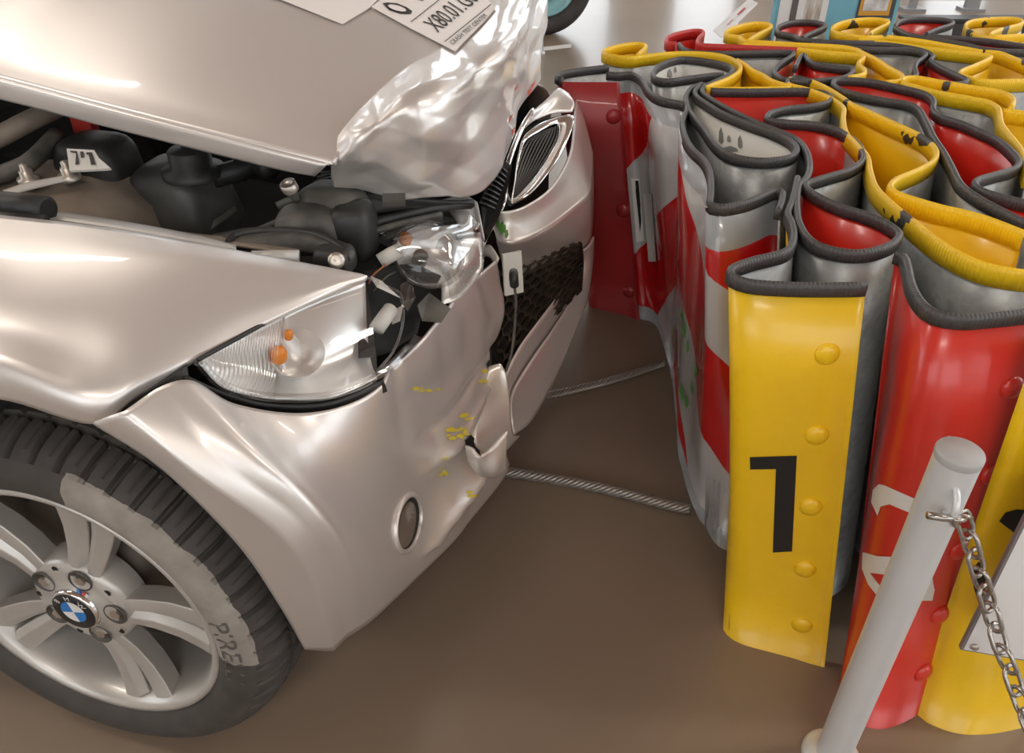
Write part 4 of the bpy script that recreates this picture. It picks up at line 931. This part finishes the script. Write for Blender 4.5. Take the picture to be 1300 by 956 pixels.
# --- front wheel
WY, WC = radians(-14.2), radians(2.0)
wn = Vector((sin(WY) * cos(WC), -cos(WY) * cos(WC), sin(WC))); wa = wn.cross(Vector((0, 0, 1))).normalized() * -1; wb_ = wn.cross(wa)
if wb_.z < 0: wb_ = -wb_
WCEN = WHEEL.copy()
def wp(r, ang, h): return WCEN + (wa * cos(ang) + wb_ * sin(ang)) * r + wn * h
def tyre_mat():
    m = bpy.data.materials.new('tyre'); m.use_nodes = True; nt = m.node_tree; N = nt.nodes; L = nt.links; b = N['Principled BSDF']
    uv = N.new('ShaderNodeUVMap'); sp = N.new('ShaderNodeSeparateXYZ'); L.new(uv.outputs[0], sp.inputs[0])
    tc = N.new('ShaderNodeTexCoord'); nz = N.new('ShaderNodeTexNoise'); nz.inputs['Scale'].default_value = 26; nz.inputs['Detail'].default_value = 6; L.new(tc.outputs['Object'], nz.inputs['Vector'])
    def mth(op, a, c=None):
        n = N.new('ShaderNodeMath'); n.operation = op
        for i, v in enumerate((a, c)):
            if v is None: continue
            if isinstance(v, (int, float)): n.inputs[i].default_value = v
            else: L.new(v, n.inputs[i])
        return n.outputs[0]
    # scuffed grey patch on the outer wall (u: angle / 2pi, v: place on the profile)
    ns = mth('MULTIPLY', mth('SUBTRACT', nz.outputs['Fac'], .5), .02)
    u = mth('ADD', mth('FRACT', mth('ADD', sp.outputs[0], .25)), ns); v = mth('ADD', sp.outputs[1], mth('MULTIPLY', ns, 5.0))
    k = mth('MULTIPLY', mth('GREATER_THAN', u, DIRT[0]), mth('LESS_THAN', u, DIRT[1]))
    k = mth('MULTIPLY', k, mth('MULTIPLY', mth('GREATER_THAN', v, DIRT[2]), mth('LESS_THAN', v, DIRT[3])))
    rb = N.new('ShaderNodeValToRGB'); rb.color_ramp.elements[0].color = (.030, .026, .024, 1); rb.color_ramp.elements[1].color = (.085, .075, .066, 1); L.new(nz.outputs['Fac'], rb.inputs[0])
    rd = N.new('ShaderNodeValToRGB'); rd.color_ramp.elements[0].color = (.15, .13, .11, 1); rd.color_ramp.elements[1].color = (.42, .38, .335, 1); L.new(nz.outputs['Fac'], rd.inputs[0])
    mx = N.new('ShaderNodeMix'); mx.data_type = 'RGBA'; L.new(k, mx.inputs[0]); L.new(rb.outputs[0], mx.inputs[6]); L.new(rd.outputs[0], mx.inputs[7])
    L.new(mx.outputs[2], b.inputs['Base Color']); b.inputs['Roughness'].default_value = .7
    return m
DIRT = (.238, .455, .17, .58)
# profile of the tyre: (radius, height outward, groove kind)
prof = [(.218, -.020, 0), (.224, -.006, 0), (.232, .004, 0), (.246, .012, 0), (.262, .014, 0), (.276, .011, 0), (.288, .004, 0), (.2885, .0035, 0), (.299, -.008, 1), (.308, -.024, 2), (.3125, -.040, 2), (.3135, -.048, 2), (.306, -.050, 0), (.306, -.056, 0), (.315, -.058, 3), (.316, -.085, 3), (.316, -.090, 3), (.308, -.092, 0), (.308, -.098, 0), (.316, -.100, 3), (.315, -.140, 3), (.307, -.142, 0), (.307, -.148, 0), (.313, -.150, 2), (.306, -.175, 2), (.290, -.195, 1), (.26, -.205, 0), (.222, -.195, 0)]
NB = 52; SUB = 10; NS = NB * SUB; V = []; F = []; UVt = []
cum = [0]
for a, b in zip(prof, prof[1:]): cum.append(cum[-1] + math.hypot(a[0] - b[0], a[1] - b[1]))
for i in range(NS):
    ang = 2 * pi * i / NS
    for j, (r, h, g) in enumerate(prof):
        dr = 0
        if g in (1, 2) and i % SUB in (0, 1): dr = .0105 if g == 2 else .007
        if g == 3 and (i + j // 2) % SUB in (2, 3): dr = .006
        if g == 2 and i % SUB == 5 and h < -.02: dr = .004
        V.append(wp(r - dr, ang, h - (dr * .6 if g == 1 else 0))); UVt.append((i / NS, cum[j] / cum[13]))
Mp = len(prof)
for i in range(NS):
    i2 = (i + 1) % NS
    for j in range(Mp - 1): F.append((i * Mp + j, i2 * Mp + j, i2 * Mp + j + 1, i * Mp + j + 1))
M_tyre = tyre_mat()
M_rim = mat('alloy_wheel', (.50, .475, .44), rough=.36, metal=.45, col2=(.58, .555, .52), vscale=10, coat=.3)
# rim barrel is the wheel itself; tyre, spokes, bolts and cap belong to it
wheel = lathe('wheel', [(.2275, -.003), (.2255, .002), (.219, .001), (.213, -.006), (.208, -.022), (.203, -.060), (.198, -.12), (.205, -.18)], WCEN, wn, M_rim, car, 72, ax=(wa, wb_, wn))
tyre = sharp(mesh('tyre', V, F, M_tyre, wheel), 28)
uv = tyre.data.uv_layers.new(name='UVMap')
for p in tyre.data.polygons:
    us = [UVt[vi][0] for vi in p.vertices]; wrap = max(us) - min(us) > .5
    for li, vi in zip(p.loop_indices, p.vertices):
        a, b = UVt[vi]; uv.data[li].uv = (a + 1 if wrap and a < .5 else a, b)
lathe('brake_disc', [(.16, -.095), (.155, -.09), (.07, -.088), (.07, -.06), (.0001, -.06)], WCEN, wn, mat('brown_brake_disc', (.13, .105, .085), rough=.5, metal=.5), wheel, 48)
# five pairs of spokes
def spoke(ang, d, tw):
    V = []; F = []; rs = [.052, .075, .11, .15, .185, .209]
    sec = lambda r: (.0125 + .009 * max(0, r - .06) / .15, .016)
    for r in rs:
        off = d * (.45 + .75 * (r - .05) / .155); a = ang
        base = WCEN + (wa * cos(a) + wb_ * sin(a)) * math.sqrt(max(1e-6, r * r - off * off)) ; t = (-wa * sin(a) + wb_ * cos(a))
        c = base + t * off; h = -.014 - .010 * (1 - abs(r - .13) / .08) if r < .2 else -.012
        w_, dp = sec(r); tilt = tw
        V += [c + t * (-w_) + wn * (h - .003 - tilt * .003), c + t * (-w_ * .35) + wn * (h + .003), c + t * (w_ * .35) + wn * (h + .003), c + t * w_ + wn * (h - .003 + tilt * .003), c + t * (w_ * .8) + wn * (h - .032), c - t * (w_ * .8) + wn * (h - .032)]
    n = 6
    for i in range(len(rs) - 1):
        for k in range(n): F.append((i * n + k, (i + 1) * n + k, (i + 1) * n + (k + 1) % n, i * n + (k + 1) % n))
    F += [tuple(range(n)), tuple((len(rs) - 1) * n + k for k in reversed(range(n)))]
    o = sharp(mesh('spoke', V, F, M_rim, wheel, True), 25)
    m = o.modifiers.new('edge', 'BEVEL'); m.width = .0015; m.segments = 2; m.limit_method = 'ANGLE'; m.angle_limit = radians(25)
    return o
SP0 = radians(71)
for k in range(5):
    for d in (-.021, .021): spoke(SP0 + k * 2 * pi / 5, d, 1 if d > 0 else -1)
hub = lathe('hub', [(.083, -.055), (.082, -.022), (.076, -.013), (.060, -.010), (.042, -.008), (.040, -.004), (.0385, -.004)], WCEN, wn, M_rim, wheel, 60, ax=(wa, wb_, wn))
M_hole = mat('bolt_well', (.10, .09, .08), rough=.55, metal=.4)  # dark colour gives these shallow wells the shade of a deep recess
for k in range(5):
    a = SP0 + k * 2 * pi / 5
    c = wp(.060, a, -.0095)
    bw = lathe('bolt_well', [(.019, .0), (.018, .0024), (.0165, .001), (.016, -.001), (.0001, -.0012)], c, wn, M_hole, hub, 24)
    lathe('wheel_bolt', [(.0085, -.001), (.0085, .0025), (.0001, .003)], c, wn, M_bolt, hub, 6, smooth=False)
    c2 = wp(.070, a + pi / 5, -.012); lathe('lug_hole', [(.0055, .0006), (.0001, .0005)], c2, wn, M_dark, hub, 14)
lathe('valve', [(.003, 0), (.003, .02), (.0001, .021)], wp(.200, SP0 - pi / 5, -.03), -(wa * cos(SP0 - pi / 5) + wb_ * sin(SP0 - pi / 5)), M_bolt, wheel, 10)
# centre cap: black ring, blue and white quarters, letters
cap = lathe('centre_cap', [(.0385, -.006), (.0375, .0), (.0355, .002), (.0001, .0022)], WCEN, wn, M_chrome, hub, 48)
lathe('cap_ring', [(.0345, .0022), (.0340, .0032), (.0205, .0034)], WCEN, wn, mat('cap_black', (.015, .015, .017), rough=.35), cap, 48)
M_cblue = mat('cap_blue', (.02, .20, .55), rough=.3); M_cwhite = mat('cap_white', (.75, .74, .72), rough=.35)
CAPROT = radians(14)
for q in range(4):
    pts = [wp(0, 0, .0036)] + [wp(.0205, CAPROT + q * pi / 2 + k * pi / 16, .0036) for k in range(9)]
    mesh('cap_quarter', pts, [tuple(range(10))], M_cblue if q % 2 else M_cwhite, cap, False)
def wheel_text(name, s, r, ang, size, m, parent, h, arc=True):
    V, F = text_mesh(s, size); 
    W_ = [wp(r + v.y, ang - v.x / r, h(r + v.y) if callable(h) else h) for v in V]
    return mesh(name, W_, F, m, parent, False)
for ch, a in (('B', 140), ('M', 95), ('W', 45)): wheel_text('cap_letter', ch, .0272, radians(a), .0125, M_cwhite, cap, .0042)
# three-colour badge
for k, cc_ in enumerate(((.05, .25, .6), (.04, .06, .25), (.6, .05, .04), (.7, .7, .7))):
    a = radians(72 - k * 6.2); pts = [wp(.0405, a, -.003), wp(.0475, a + .02, -.004), wp(.0475, a - .085, -.004), wp(.0405, a - .09, -.003)]
    mesh('badge_bar', pts, [(0, 1, 2, 3)], mat('badge_colour', cc_, rough=.4), hub, False)
# raised maker's lettering on the tyre wall
import bisect
rsw = [(p[0], p[1]) for p in prof[1:8]]
def wall_h(r):
    for (r0, h0), (r1, h1) in zip(rsw, rsw[1:]):
        if r0 <= r <= r1: return h0 + (h1 - h0) * (r - r0) / (r1 - r0) + .0012
    return .012
M_tlet = mat('tyre_lettering', (.10, .09, .08), rough=.7)
wheel_text('tyre_lettering', 'PIRELLI', .2585, radians(1), .043, M_tlet, tyre, wall_h)
wheel_text('tyre_lettering', 'PIRELLI', .2585, radians(181), .043, M_tlet, tyre, wall_h)

# far side of the car, seen only from other places: far front wheel and the windscreen base
lathe('far_wheel', [(.0001, .02), (.21, .02), (.225, 0), (.30, 0), (.315, -.03), (.315, -.17), (.29, -.19), (.0001, -.19)], Cp(0, -.85, .315) , -RV, M_rubber, car, 48)
gridmesh('far_wing', [[('c', -.75, -.55, .84), ('c', -.3, -.58, .82), ('c', .1, -.56, .79), ('c', .38, -.5, .72)], [('c', -.75, -.82, .72), ('c', -.3, -.84, .74), ('c', .1, -.85, .72), ('c', .42, -.72, .62)], [('c', -.75, -.86, .30), ('c', -.44, -.87, .35), ('c', -.05, -.87, .66), ('c', .40, -.82, .42)]], M_silver, car, 6, 6, .004)
gridmesh('cowl', [[('c', -.78, .62, .93), ('c', -.82, .2, .985), ('c', -.82, -.2, .985), ('c', -.78, -.62, .93)], [('c', -.95, .66, .96), ('c', -1.0, .2, 1.02), ('c', -1.0, -.2, 1.02), ('c', -.95, -.66, .96)]], M_plast, car, 4, 6, .01)
gridmesh('windscreen', [[('c', -.95, .66, .965), ('c', -1.0, .2, 1.025), ('c', -1.0, -.2, 1.025), ('c', -.95, -.66, .965)], [('c', -1.5, .58, 1.37), ('c', -1.55, .2, 1.41), ('c', -1.55, -.2, 1.41), ('c', -1.5, -.58, 1.37)]], mat('dark_windscreen', (.03, .035, .035), rough=.05, coat=1), car, 6, 6, .005)
W0 = [Pt(r[0]) for r in wing]
gridmesh('wing_rear', [[W0[0], ('c', -.5, .61, .85), ('c', -.75, .635, .885), ('c', -1.0, .66, .92)], [W0[1], ('c', -.5, .69, .835), ('c', -.75, .71, .86), ('c', -1.0, .73, .88)], [W0[2], ('c', -.5, .80, .785), ('c', -.75, .81, .79), ('c', -1.0, .82, .80)],
  [W0[3], ('c', -.42, .86, .66), ('c', -.72, .868, .50), ('c', -1.0, .868, .40)], [W0[4], ('c', -.36, .868, .56), ('c', -.45, .868, .34), ('c', -.48, .866, .18)]], M_silver, car, 6, 8, .004)

# ------------------------------------------------------------------ stanchion with chain, sign, ropes
M_steel = mat('brushed_steel', (.72, .73, .735), rough=.4, metal=.35, var=.03)
M_link = mat('chain_steel', (.42, .39, .36), rough=.25, metal=.9)
pr = .0258
PZ = .655; pt_top = Pt((1218, 577, PZ)); base = Vector((pt_top.x, pt_top.y, 0))
post = thing('stanchion', 'brushed steel barrier post holding a chain, in front of red plate', 'post', base)
lathe('tube', [(pr, 0), (pr, PZ - .004)], base, Vector((0, 0, 1)), M_steel, post, 40)
lathe('cap', [(pr * 1.01, PZ - .006), (pr * 1.03, PZ - .002), (pr * 1.03, PZ + .003), (pr * .99, PZ + .0055), (.0001, PZ + .0057)], base, Vector((0, 0, 1)), mat('cap_grey', (.42, .41, .405), rough=.5), post, 40)
lathe('foot', [(.046, 0), (.046, .006), (.042, .012), (pr, .016)], base, Vector((0, 0, 1)), M_steel, post, 40)
def ring_pts(c, a, b, ra, rb, n=20, t0=0, t1=2 * pi): return [c + a * (ra * cos(t0 + (t1 - t0) * k / n)) + b * (rb * sin(t0 + (t1 - t0) * k / n)) for k in range(n + 1)]
def closed_tube(name, pts, r, m, parent, seg=8):
    N = len(pts); V = []; F = []
    ctr = sum(pts, Vector()) / N; nrm = (pts[1] - pts[0]).cross(pts[N // 3] - pts[0]).normalized()
    for i, p in enumerate(pts):
        t = (pts[(i + 1) % N] - pts[i - 1]).normalized(); n = t.cross(nrm).normalized()
        for k in range(seg): V.append(p + n * (r * cos(2 * pi * k / seg)) + nrm * (r * sin(2 * pi * k / seg)))
    for i in range(N):
        j = (i + 1) % N
        for k in range(seg): F.append((i * seg + k, j * seg + k, j * seg + (k + 1) % seg, i * seg + (k + 1) % seg))
    return mesh(name, V, F, m, parent)
ed = Vector((-.22, -.975, 0)).normalized()
eye_c = base + ed * (pr - .002) + Vector((0, 0, PZ - .05))
ew = thing  # eyelets are loops welded to the tube
tube('eyelet', ring_pts(eye_c, ed, Vector((0, 0, 1)), .020, .018, 18, -pi / 2 - .2, pi / 2 + .2), .0042, M_steel, post, 10)
bd = -ed
tube('eyelet', ring_pts(base + bd * (pr - .002) + Vector((0, 0, PZ - .022)), bd, Vector((0, 0, 1)), .020, .018, 18, -pi / 2 - .2, pi / 2 + .2), .0042, M_steel, post, 10)
# chain: falls from the front eyelet towards the lower right
ch0 = eye_c + ed * .018 + Vector((0, 0, -.012))
chain = thing('chain', 'steel link chain hanging from the brushed post', 'chain', (ch0.x, ch0.y, 0))
chp = [ch0, Pt((1222, 655, .545)), Pt((1232, 690, .51)), Pt((1245, 735, .46)), Pt((1258, 775, .415)), Pt((1268, 815, .38)), Pt((1282, 850, .35)), Pt((1292, 880, .325)), Pt((1310, 925, .295)), Pt((1340, 980, .27)), Pt((1390, 1050, .255))]
cpth = resample(spline(chp, 12), .0290)
lm = {}
for k, (a, b) in enumerate(zip(cpth, cpth[1:])):
    d = (b - a).normalized(); s1 = d.cross(Vector((0, 0, 1)).cross(d) if False else Vector((.3, -.7, .5))).normalized(); s2 = d.cross(s1)
    side = s1 if k % 2 else s2; c = (a + b) / 2; hl, rr = .0200, .0110
    pts = []
    for i in range(7): t = -pi / 2 + pi * i / 6; pts.append(c + d * (hl - rr + rr * cos(t)) + side * (rr * sin(t)))
    for i in range(7): t = pi / 2 + pi * i / 6; pts.append(c + d * (-(hl - rr) + rr * cos(t)) + side * (rr * sin(t)))
    closed_tube('link', pts, .0030, M_link, chain, 8)
sh = tube('shackle', [eye_c + ed * .02 + Vector((-.03, 0, -.004)), eye_c + ed * .022 + Vector((-.012, 0, -.006)), eye_c + ed * .02 + Vector((.008, 0, -.01))], .0045, M_link, chain, 8)
# white information board leaning on the right
M_board = mat('board_white', (.80, .78, .77), rough=.45); M_edge = mat('board_edge', (.22, .20, .20), rough=.5)
q = [Pt((1219, 825, .30)), Pt((1322, 655, .46)), None, None]
ux = Vector((1, .10, 0)).normalized(); sb = thing('information_board', 'white information board with photo print at the right edge', 'sign', (q[0].x + .1, q[0].y, 0))
bl, tl = q[0], q[0] + (Pt((1330, 600, .60)) - q[0])
wv_ = Pt((1300, 839, .30)) - bl; wv_ = wv_.normalized() * .42
nb = (tl - bl).cross(wv_).normalized()
if nb.z < 0: nb = -nb
prism('panel', [bl, bl + wv_, tl + wv_, tl], nb * -.008, M_edge, sb)
face = [bl + nb * .0008 + (wv_ + (tl - bl)) * .008, bl + wv_ * .99 + nb * .0008 + (tl - bl) * .012, tl + wv_ * .99 + nb * .0008 - (tl - bl) * .01, tl + wv_ * .008 + nb * .0008 - (tl - bl) * .01]
fo = mesh('face', face, [(0, 1, 2, 3)], M_board, sb, False)
pp = lambda u, v, o=.0016: bl + wv_ * u + (tl - bl) * v + nb * o
mesh('photo_print', [pp(.155, .36), pp(.9, .36), pp(.9, .92), pp(.155, .92)], [(0, 1, 2, 3)], mat('photo_print', (.10, .16, .20), rough=.4, col2=(.55, .52, .45), vscale=30, vdetail=5), fo, False)
lathe('screw', [(.006, .0), (.005, .002), (.0001, .0025)], pp(.035, .035), nb, M_bolt, sb, 14)
foot_c = bl + wv_ * .5 + (tl - bl) * .4
tube('leg', [foot_c - nb * .012, Vector((foot_c.x, foot_c.y - .10, .0))], .014, M_steel, sb, 14)
lathe('foot', [(.07, 0), (.07, .006), (.016, .012)], Vector((foot_c.x, foot_c.y - .10, 0)), Vector((0, 0, 1)), M_steel, sb, 32)

# wire ropes: six strands laid round each other
def rope(pts, R, label, pitch=.075):
    path = resample(spline([Pt(p) for p in pts], 16), .006); T = frames(path); r0 = thing('wire_rope', label, 'cable', (path[0].x, path[0].y, 0)); 
    for k in range(6):
        sp = []; s = 0
        for i, p in enumerate(path):
            if i: s += (p - path[i - 1]).length
            n = T[i].cross(Vector((0, 0, 1))).normalized(); b = n.cross(T[i]); a = 2 * pi * s / pitch + k * pi / 3
            sp.append(p + (n * cos(a) + b * sin(a)) * R * .62)
        V, F = tubeg(sp, R * .40, 7, None); mesh('strand', V, F, M_rope, r0)
    return r0
M_rope = mat('wire_rope_steel', (.33, .30, .27), rough=.4, metal=.65)
rope([(560, 588, .05), (600, 594, .03), (660, 602, .0125), (760, 619, .0125), (840, 639, .0125), (876, 647, .0125)], .0125, 'grey twisted wire rope on the floor below the torn bumper flap')
rope([(640, 515, .09), (680, 505, .03), (720, 497, .0125), (780, 482, .0125), (843, 461, .0125)], .0105, 'dark twisted wire rope behind the bumper lip')

# ------------------------------------------------------------------ background
M_teal = mat('teal_wheel_paint', (.22, .44, .47), rough=.35, coat=.5)
vw = Zp(698, 46, 0); wx = Vector((.80, .6, 0)).normalized(); 
vc = Vector((vw.x - .03, vw.y + .05, .33)); vn = Vector((.28, -.96, 0)).normalized()
vt = thing('vintage_car_wheel', 'pale teal wheel with black tyre of an old car behind the bonnet', 'wheel', (vc.x, vc.y, 0))
lathe('tyre', [(.21, 0), (.23, .03), (.27, .05), (.305, .04), (.33, .01), (.33, -.08), (.30, -.11), (.23, -.1), (.21, -.07)], vc, vn, M_rubber, vt, 60)
lathe('rim', [(.212, .02), (.205, .03), (.19, .015), (.175, -.01), (.10, .0), (.08, .02), (.05, .03), (.0001, .035)], vc, vn, M_teal, vt, 48)
for k in range(5):
    a_, b_, n_ = axes(vn); a = k * 2 * pi / 5; lathe('wheel_nut', [(.012, 0), (.012, .012), (.0001, .015)], vc + (a_ * cos(a) + b_ * sin(a)) * .11 + vn * .0, vn, M_bolt, vt, 6)
# thin silver stanchion behind the bonnet
sb0 = Zp(687, 68, 0); sp2 = thing('thin_stanchion', 'thin silver barrier post standing behind the bonnet nose', 'post', sb0)
lathe('tube', [(.011, 0), (.011, .95), (.0001, .952)], sb0, Vector((0, 0, 1)), M_steel, sp2, 16)
lathe('foot', [(.024, 0), (.024, .01), (.011, .018)], sb0, Vector((0, 0, 1)), M_steel, sp2, 16)
fm = prism('floor_marking', [Zp(690, 60, .001), Zp(725, 56, .001), Zp(725, 60.5, .001), Zp(690, 64.5, .001)], Vector((0, 0, .002)), mat('floor_tape', (.75, .74, .72), rough=.5))
tag(fm, 'short white tape mark on the grey floor behind the bonnet', 'tape')
# slanted white tag board
tb = thing('tilted_label', 'slanted white label with red print on a thin stalk beyond the barrier', 'sign', Zp(935, 70, 0))
tp_ = [Zp(906, 38, .55), Zp(917, 48, .55), Zp(963, 4, .70), Zp(951, -2, .70)]
tlp = prism('plate', tp_, Vector((0, .01, -.004)), M_board, tb)
cen = sum(tp_, Vector()) / 4
e1 = (tp_[2] - tp_[1]).normalized(); e2 = (tp_[0] - tp_[1]).normalized(); nn = e1.cross(e2).normalized()
if nn.dot(CAM - cen) < 0: nn = -nn
M_redprint = mat('red_print', (.6, .04, .03), rough=.5)
for (u, v, a, b) in ((.04, .0, .022, .007), (-.03, 0, .018, .003)):
    c = cen + e1 * u + e2 * v + nn * .003
    mesh('print_bar', [c + e1 * a + e2 * b, c - e1 * a + e2 * b, c - e1 * a - e2 * b, c + e1 * a - e2 * b], [(0, 1, 2, 3)], M_redprint, tlp, False)
fpos = Zp(935, 70, 0); fpos = Vector((cen.x, cen.y + .03, 0))
tb.location = fpos
for ch in tb.children: ch.matrix_parent_inverse = Matrix.Translation(-fpos)
tube('stalk', [cen - nn * .008, fpos], .007, M_steel, tb, 10)
lathe('foot', [(.09, 0), (.09, .006), (.01, .012)], fpos, Vector((0, 0, 1)), M_steel, tb, 24)
# blue display board with two posters
M_blue = mat('board_blue', (.16, .40, .50), rough=.5); M_pw = mat('poster_white', (.72, .70, .68), rough=.5); M_pd = mat('poster_dark', (.05, .06, .075), rough=.4)
yb = 3.9
def onY(px, py, y=yb): r = ray(px, py); return CAM + r * (y / r.y)
bx0, bx1 = onY(979, 30).x, onY(1132, 30).x; zb0 = .12
db = thing('display_board', 'pale blue display board with two posters behind the barrier', 'display board', ((bx0 + bx1) / 2, yb, 0))
bdp = box('board', ((bx0 + bx1) / 2, yb, 1.0), (bx1 - bx0, .05, 1.7), M_blue, db)
for xx in (bx0 + .06, bx1 - .06): box('leg', (xx, yb, .075), (.04, .05, .15), M_steel, db); box('foot', (xx, yb, .008), (.05, .45, .016), M_steel, db)
def quadY(name, x0, x1, z0, z1, m, parent, d): return mesh(name, [Vector((x0, yb - .025 - d, z0)), Vector((x1, yb - .025 - d, z0)), Vector((x1, yb - .025 - d, z1)), Vector((x0, yb - .025 - d, z1))], [(0, 1, 2, 3)], m, parent, False)
xa, xb = onY(985, 20).x, onY(1046, 20).x
z28 = onY(1000, 30).z
p1 = quadY('poster', xa, xb, z28 - .10, 1.7, M_pw, bdp, .002)
M_hair = mat('poster_brown_print', (.30, .22, .17), rough=.6, col2=(.66, .62, .58), vscale=14, stretch=(3, 1, .6))
quadY('poster_print', onY(1000, 20).x, onY(1008, 20).x, z28 - .02, z28 + .5, mat('poster_dark_print', (.12, .10, .095), rough=.6), p1, .004)
quadY('poster_print', onY(1018, 20).x, onY(1038, 20).x, z28 + .02, z28 + .5, M_hair, p1, .004)
xa, xb = onY(1083, 20).x, onY(1130, 20).x
p2 = quadY('poster', xa, xb, z28 + .0, 1.7, M_pd, bdp, .002)
z0_ = onY(1100, 18).z; z1_ = onY(1100, -6).z
quadY('poster_frame', onY(1088, 10).x, onY(1127, 10).x, z0_, z1_ + .2, mat('poster_orange', (.62, .30, .03), rough=.5), p2, .004)
quadY('poster_picture', onY(1092, 10).x, onY(1123, 10).x, onY(1100, 12).z, z1_ + .18, mat('poster_radio_print', (.35, .34, .33), rough=.5, col2=(.7, .68, .66), vscale=25), p2, .006)
quadY('poster_strip', xa + .01, xb - .01, z28 + .005, z28 + .03, mat('poster_lightblue', (.35, .55, .66), rough=.5), p2, .004)
# dark display plinth at the back right
pz = .16; pe = Zp(1150, 24, pz); y0 = pe.y
pl = thing('display_plinth', 'long black display plinth standing behind the barrier at the right', 'plinth', (pe.x + 1.6, y0 + .06, 0))
M_pl = mat('plinth_black', (.035, .033, .034), rough=.45)
box('body', (pe.x + 1.6, y0 + .06, pz / 2 - .005), (3.16, .10, pz - .03), M_pl, pl)
box('top_board', (pe.x + 1.6, y0 + .06, pz - .01), (3.2, .13, .02), M_pl, pl, None, .004)
# glazed screen beyond it: grey posts on a low rail
gs = thing('glazed_screen', 'glass screen with grey posts in front of the bright windows at upper right', 'glass screen', (3.4, 6.4, 0))
M_post = mat('screen_grey', (.33, .33, .335), rough=.4, metal=.4)
for k, xx in enumerate((2.15, 2.75, 3.05, 3.5, 4.1, 4.7)):
    box('post', (xx, 6.4, 1.1), (.10 if k in (1, 3) else .045, .05, 2.2), M_post, gs); box('base_plate', (xx, 6.4, .01), (.16, .14, .02), M_post, gs)
box('rail', (3.42, 6.4, .10), (2.55, .04, .05), M_post, gs); box('rail', (3.42, 6.4, 2.2), (2.55, .05, .05), M_post, gs)
for a_, b_ in zip((2.15, 2.75, 3.05, 3.5, 4.1), (2.75, 3.05, 3.5, 4.1, 4.7)):
    mesh('pane', [Vector((a_ + .03, 6.4, .13)), Vector((b_ - .03, 6.4, .13)), Vector((b_ - .03, 6.4, 2.17)), Vector((a_ + .03, 6.4, 2.17))], [(0, 1, 2, 3)], M_pane, gs, False)
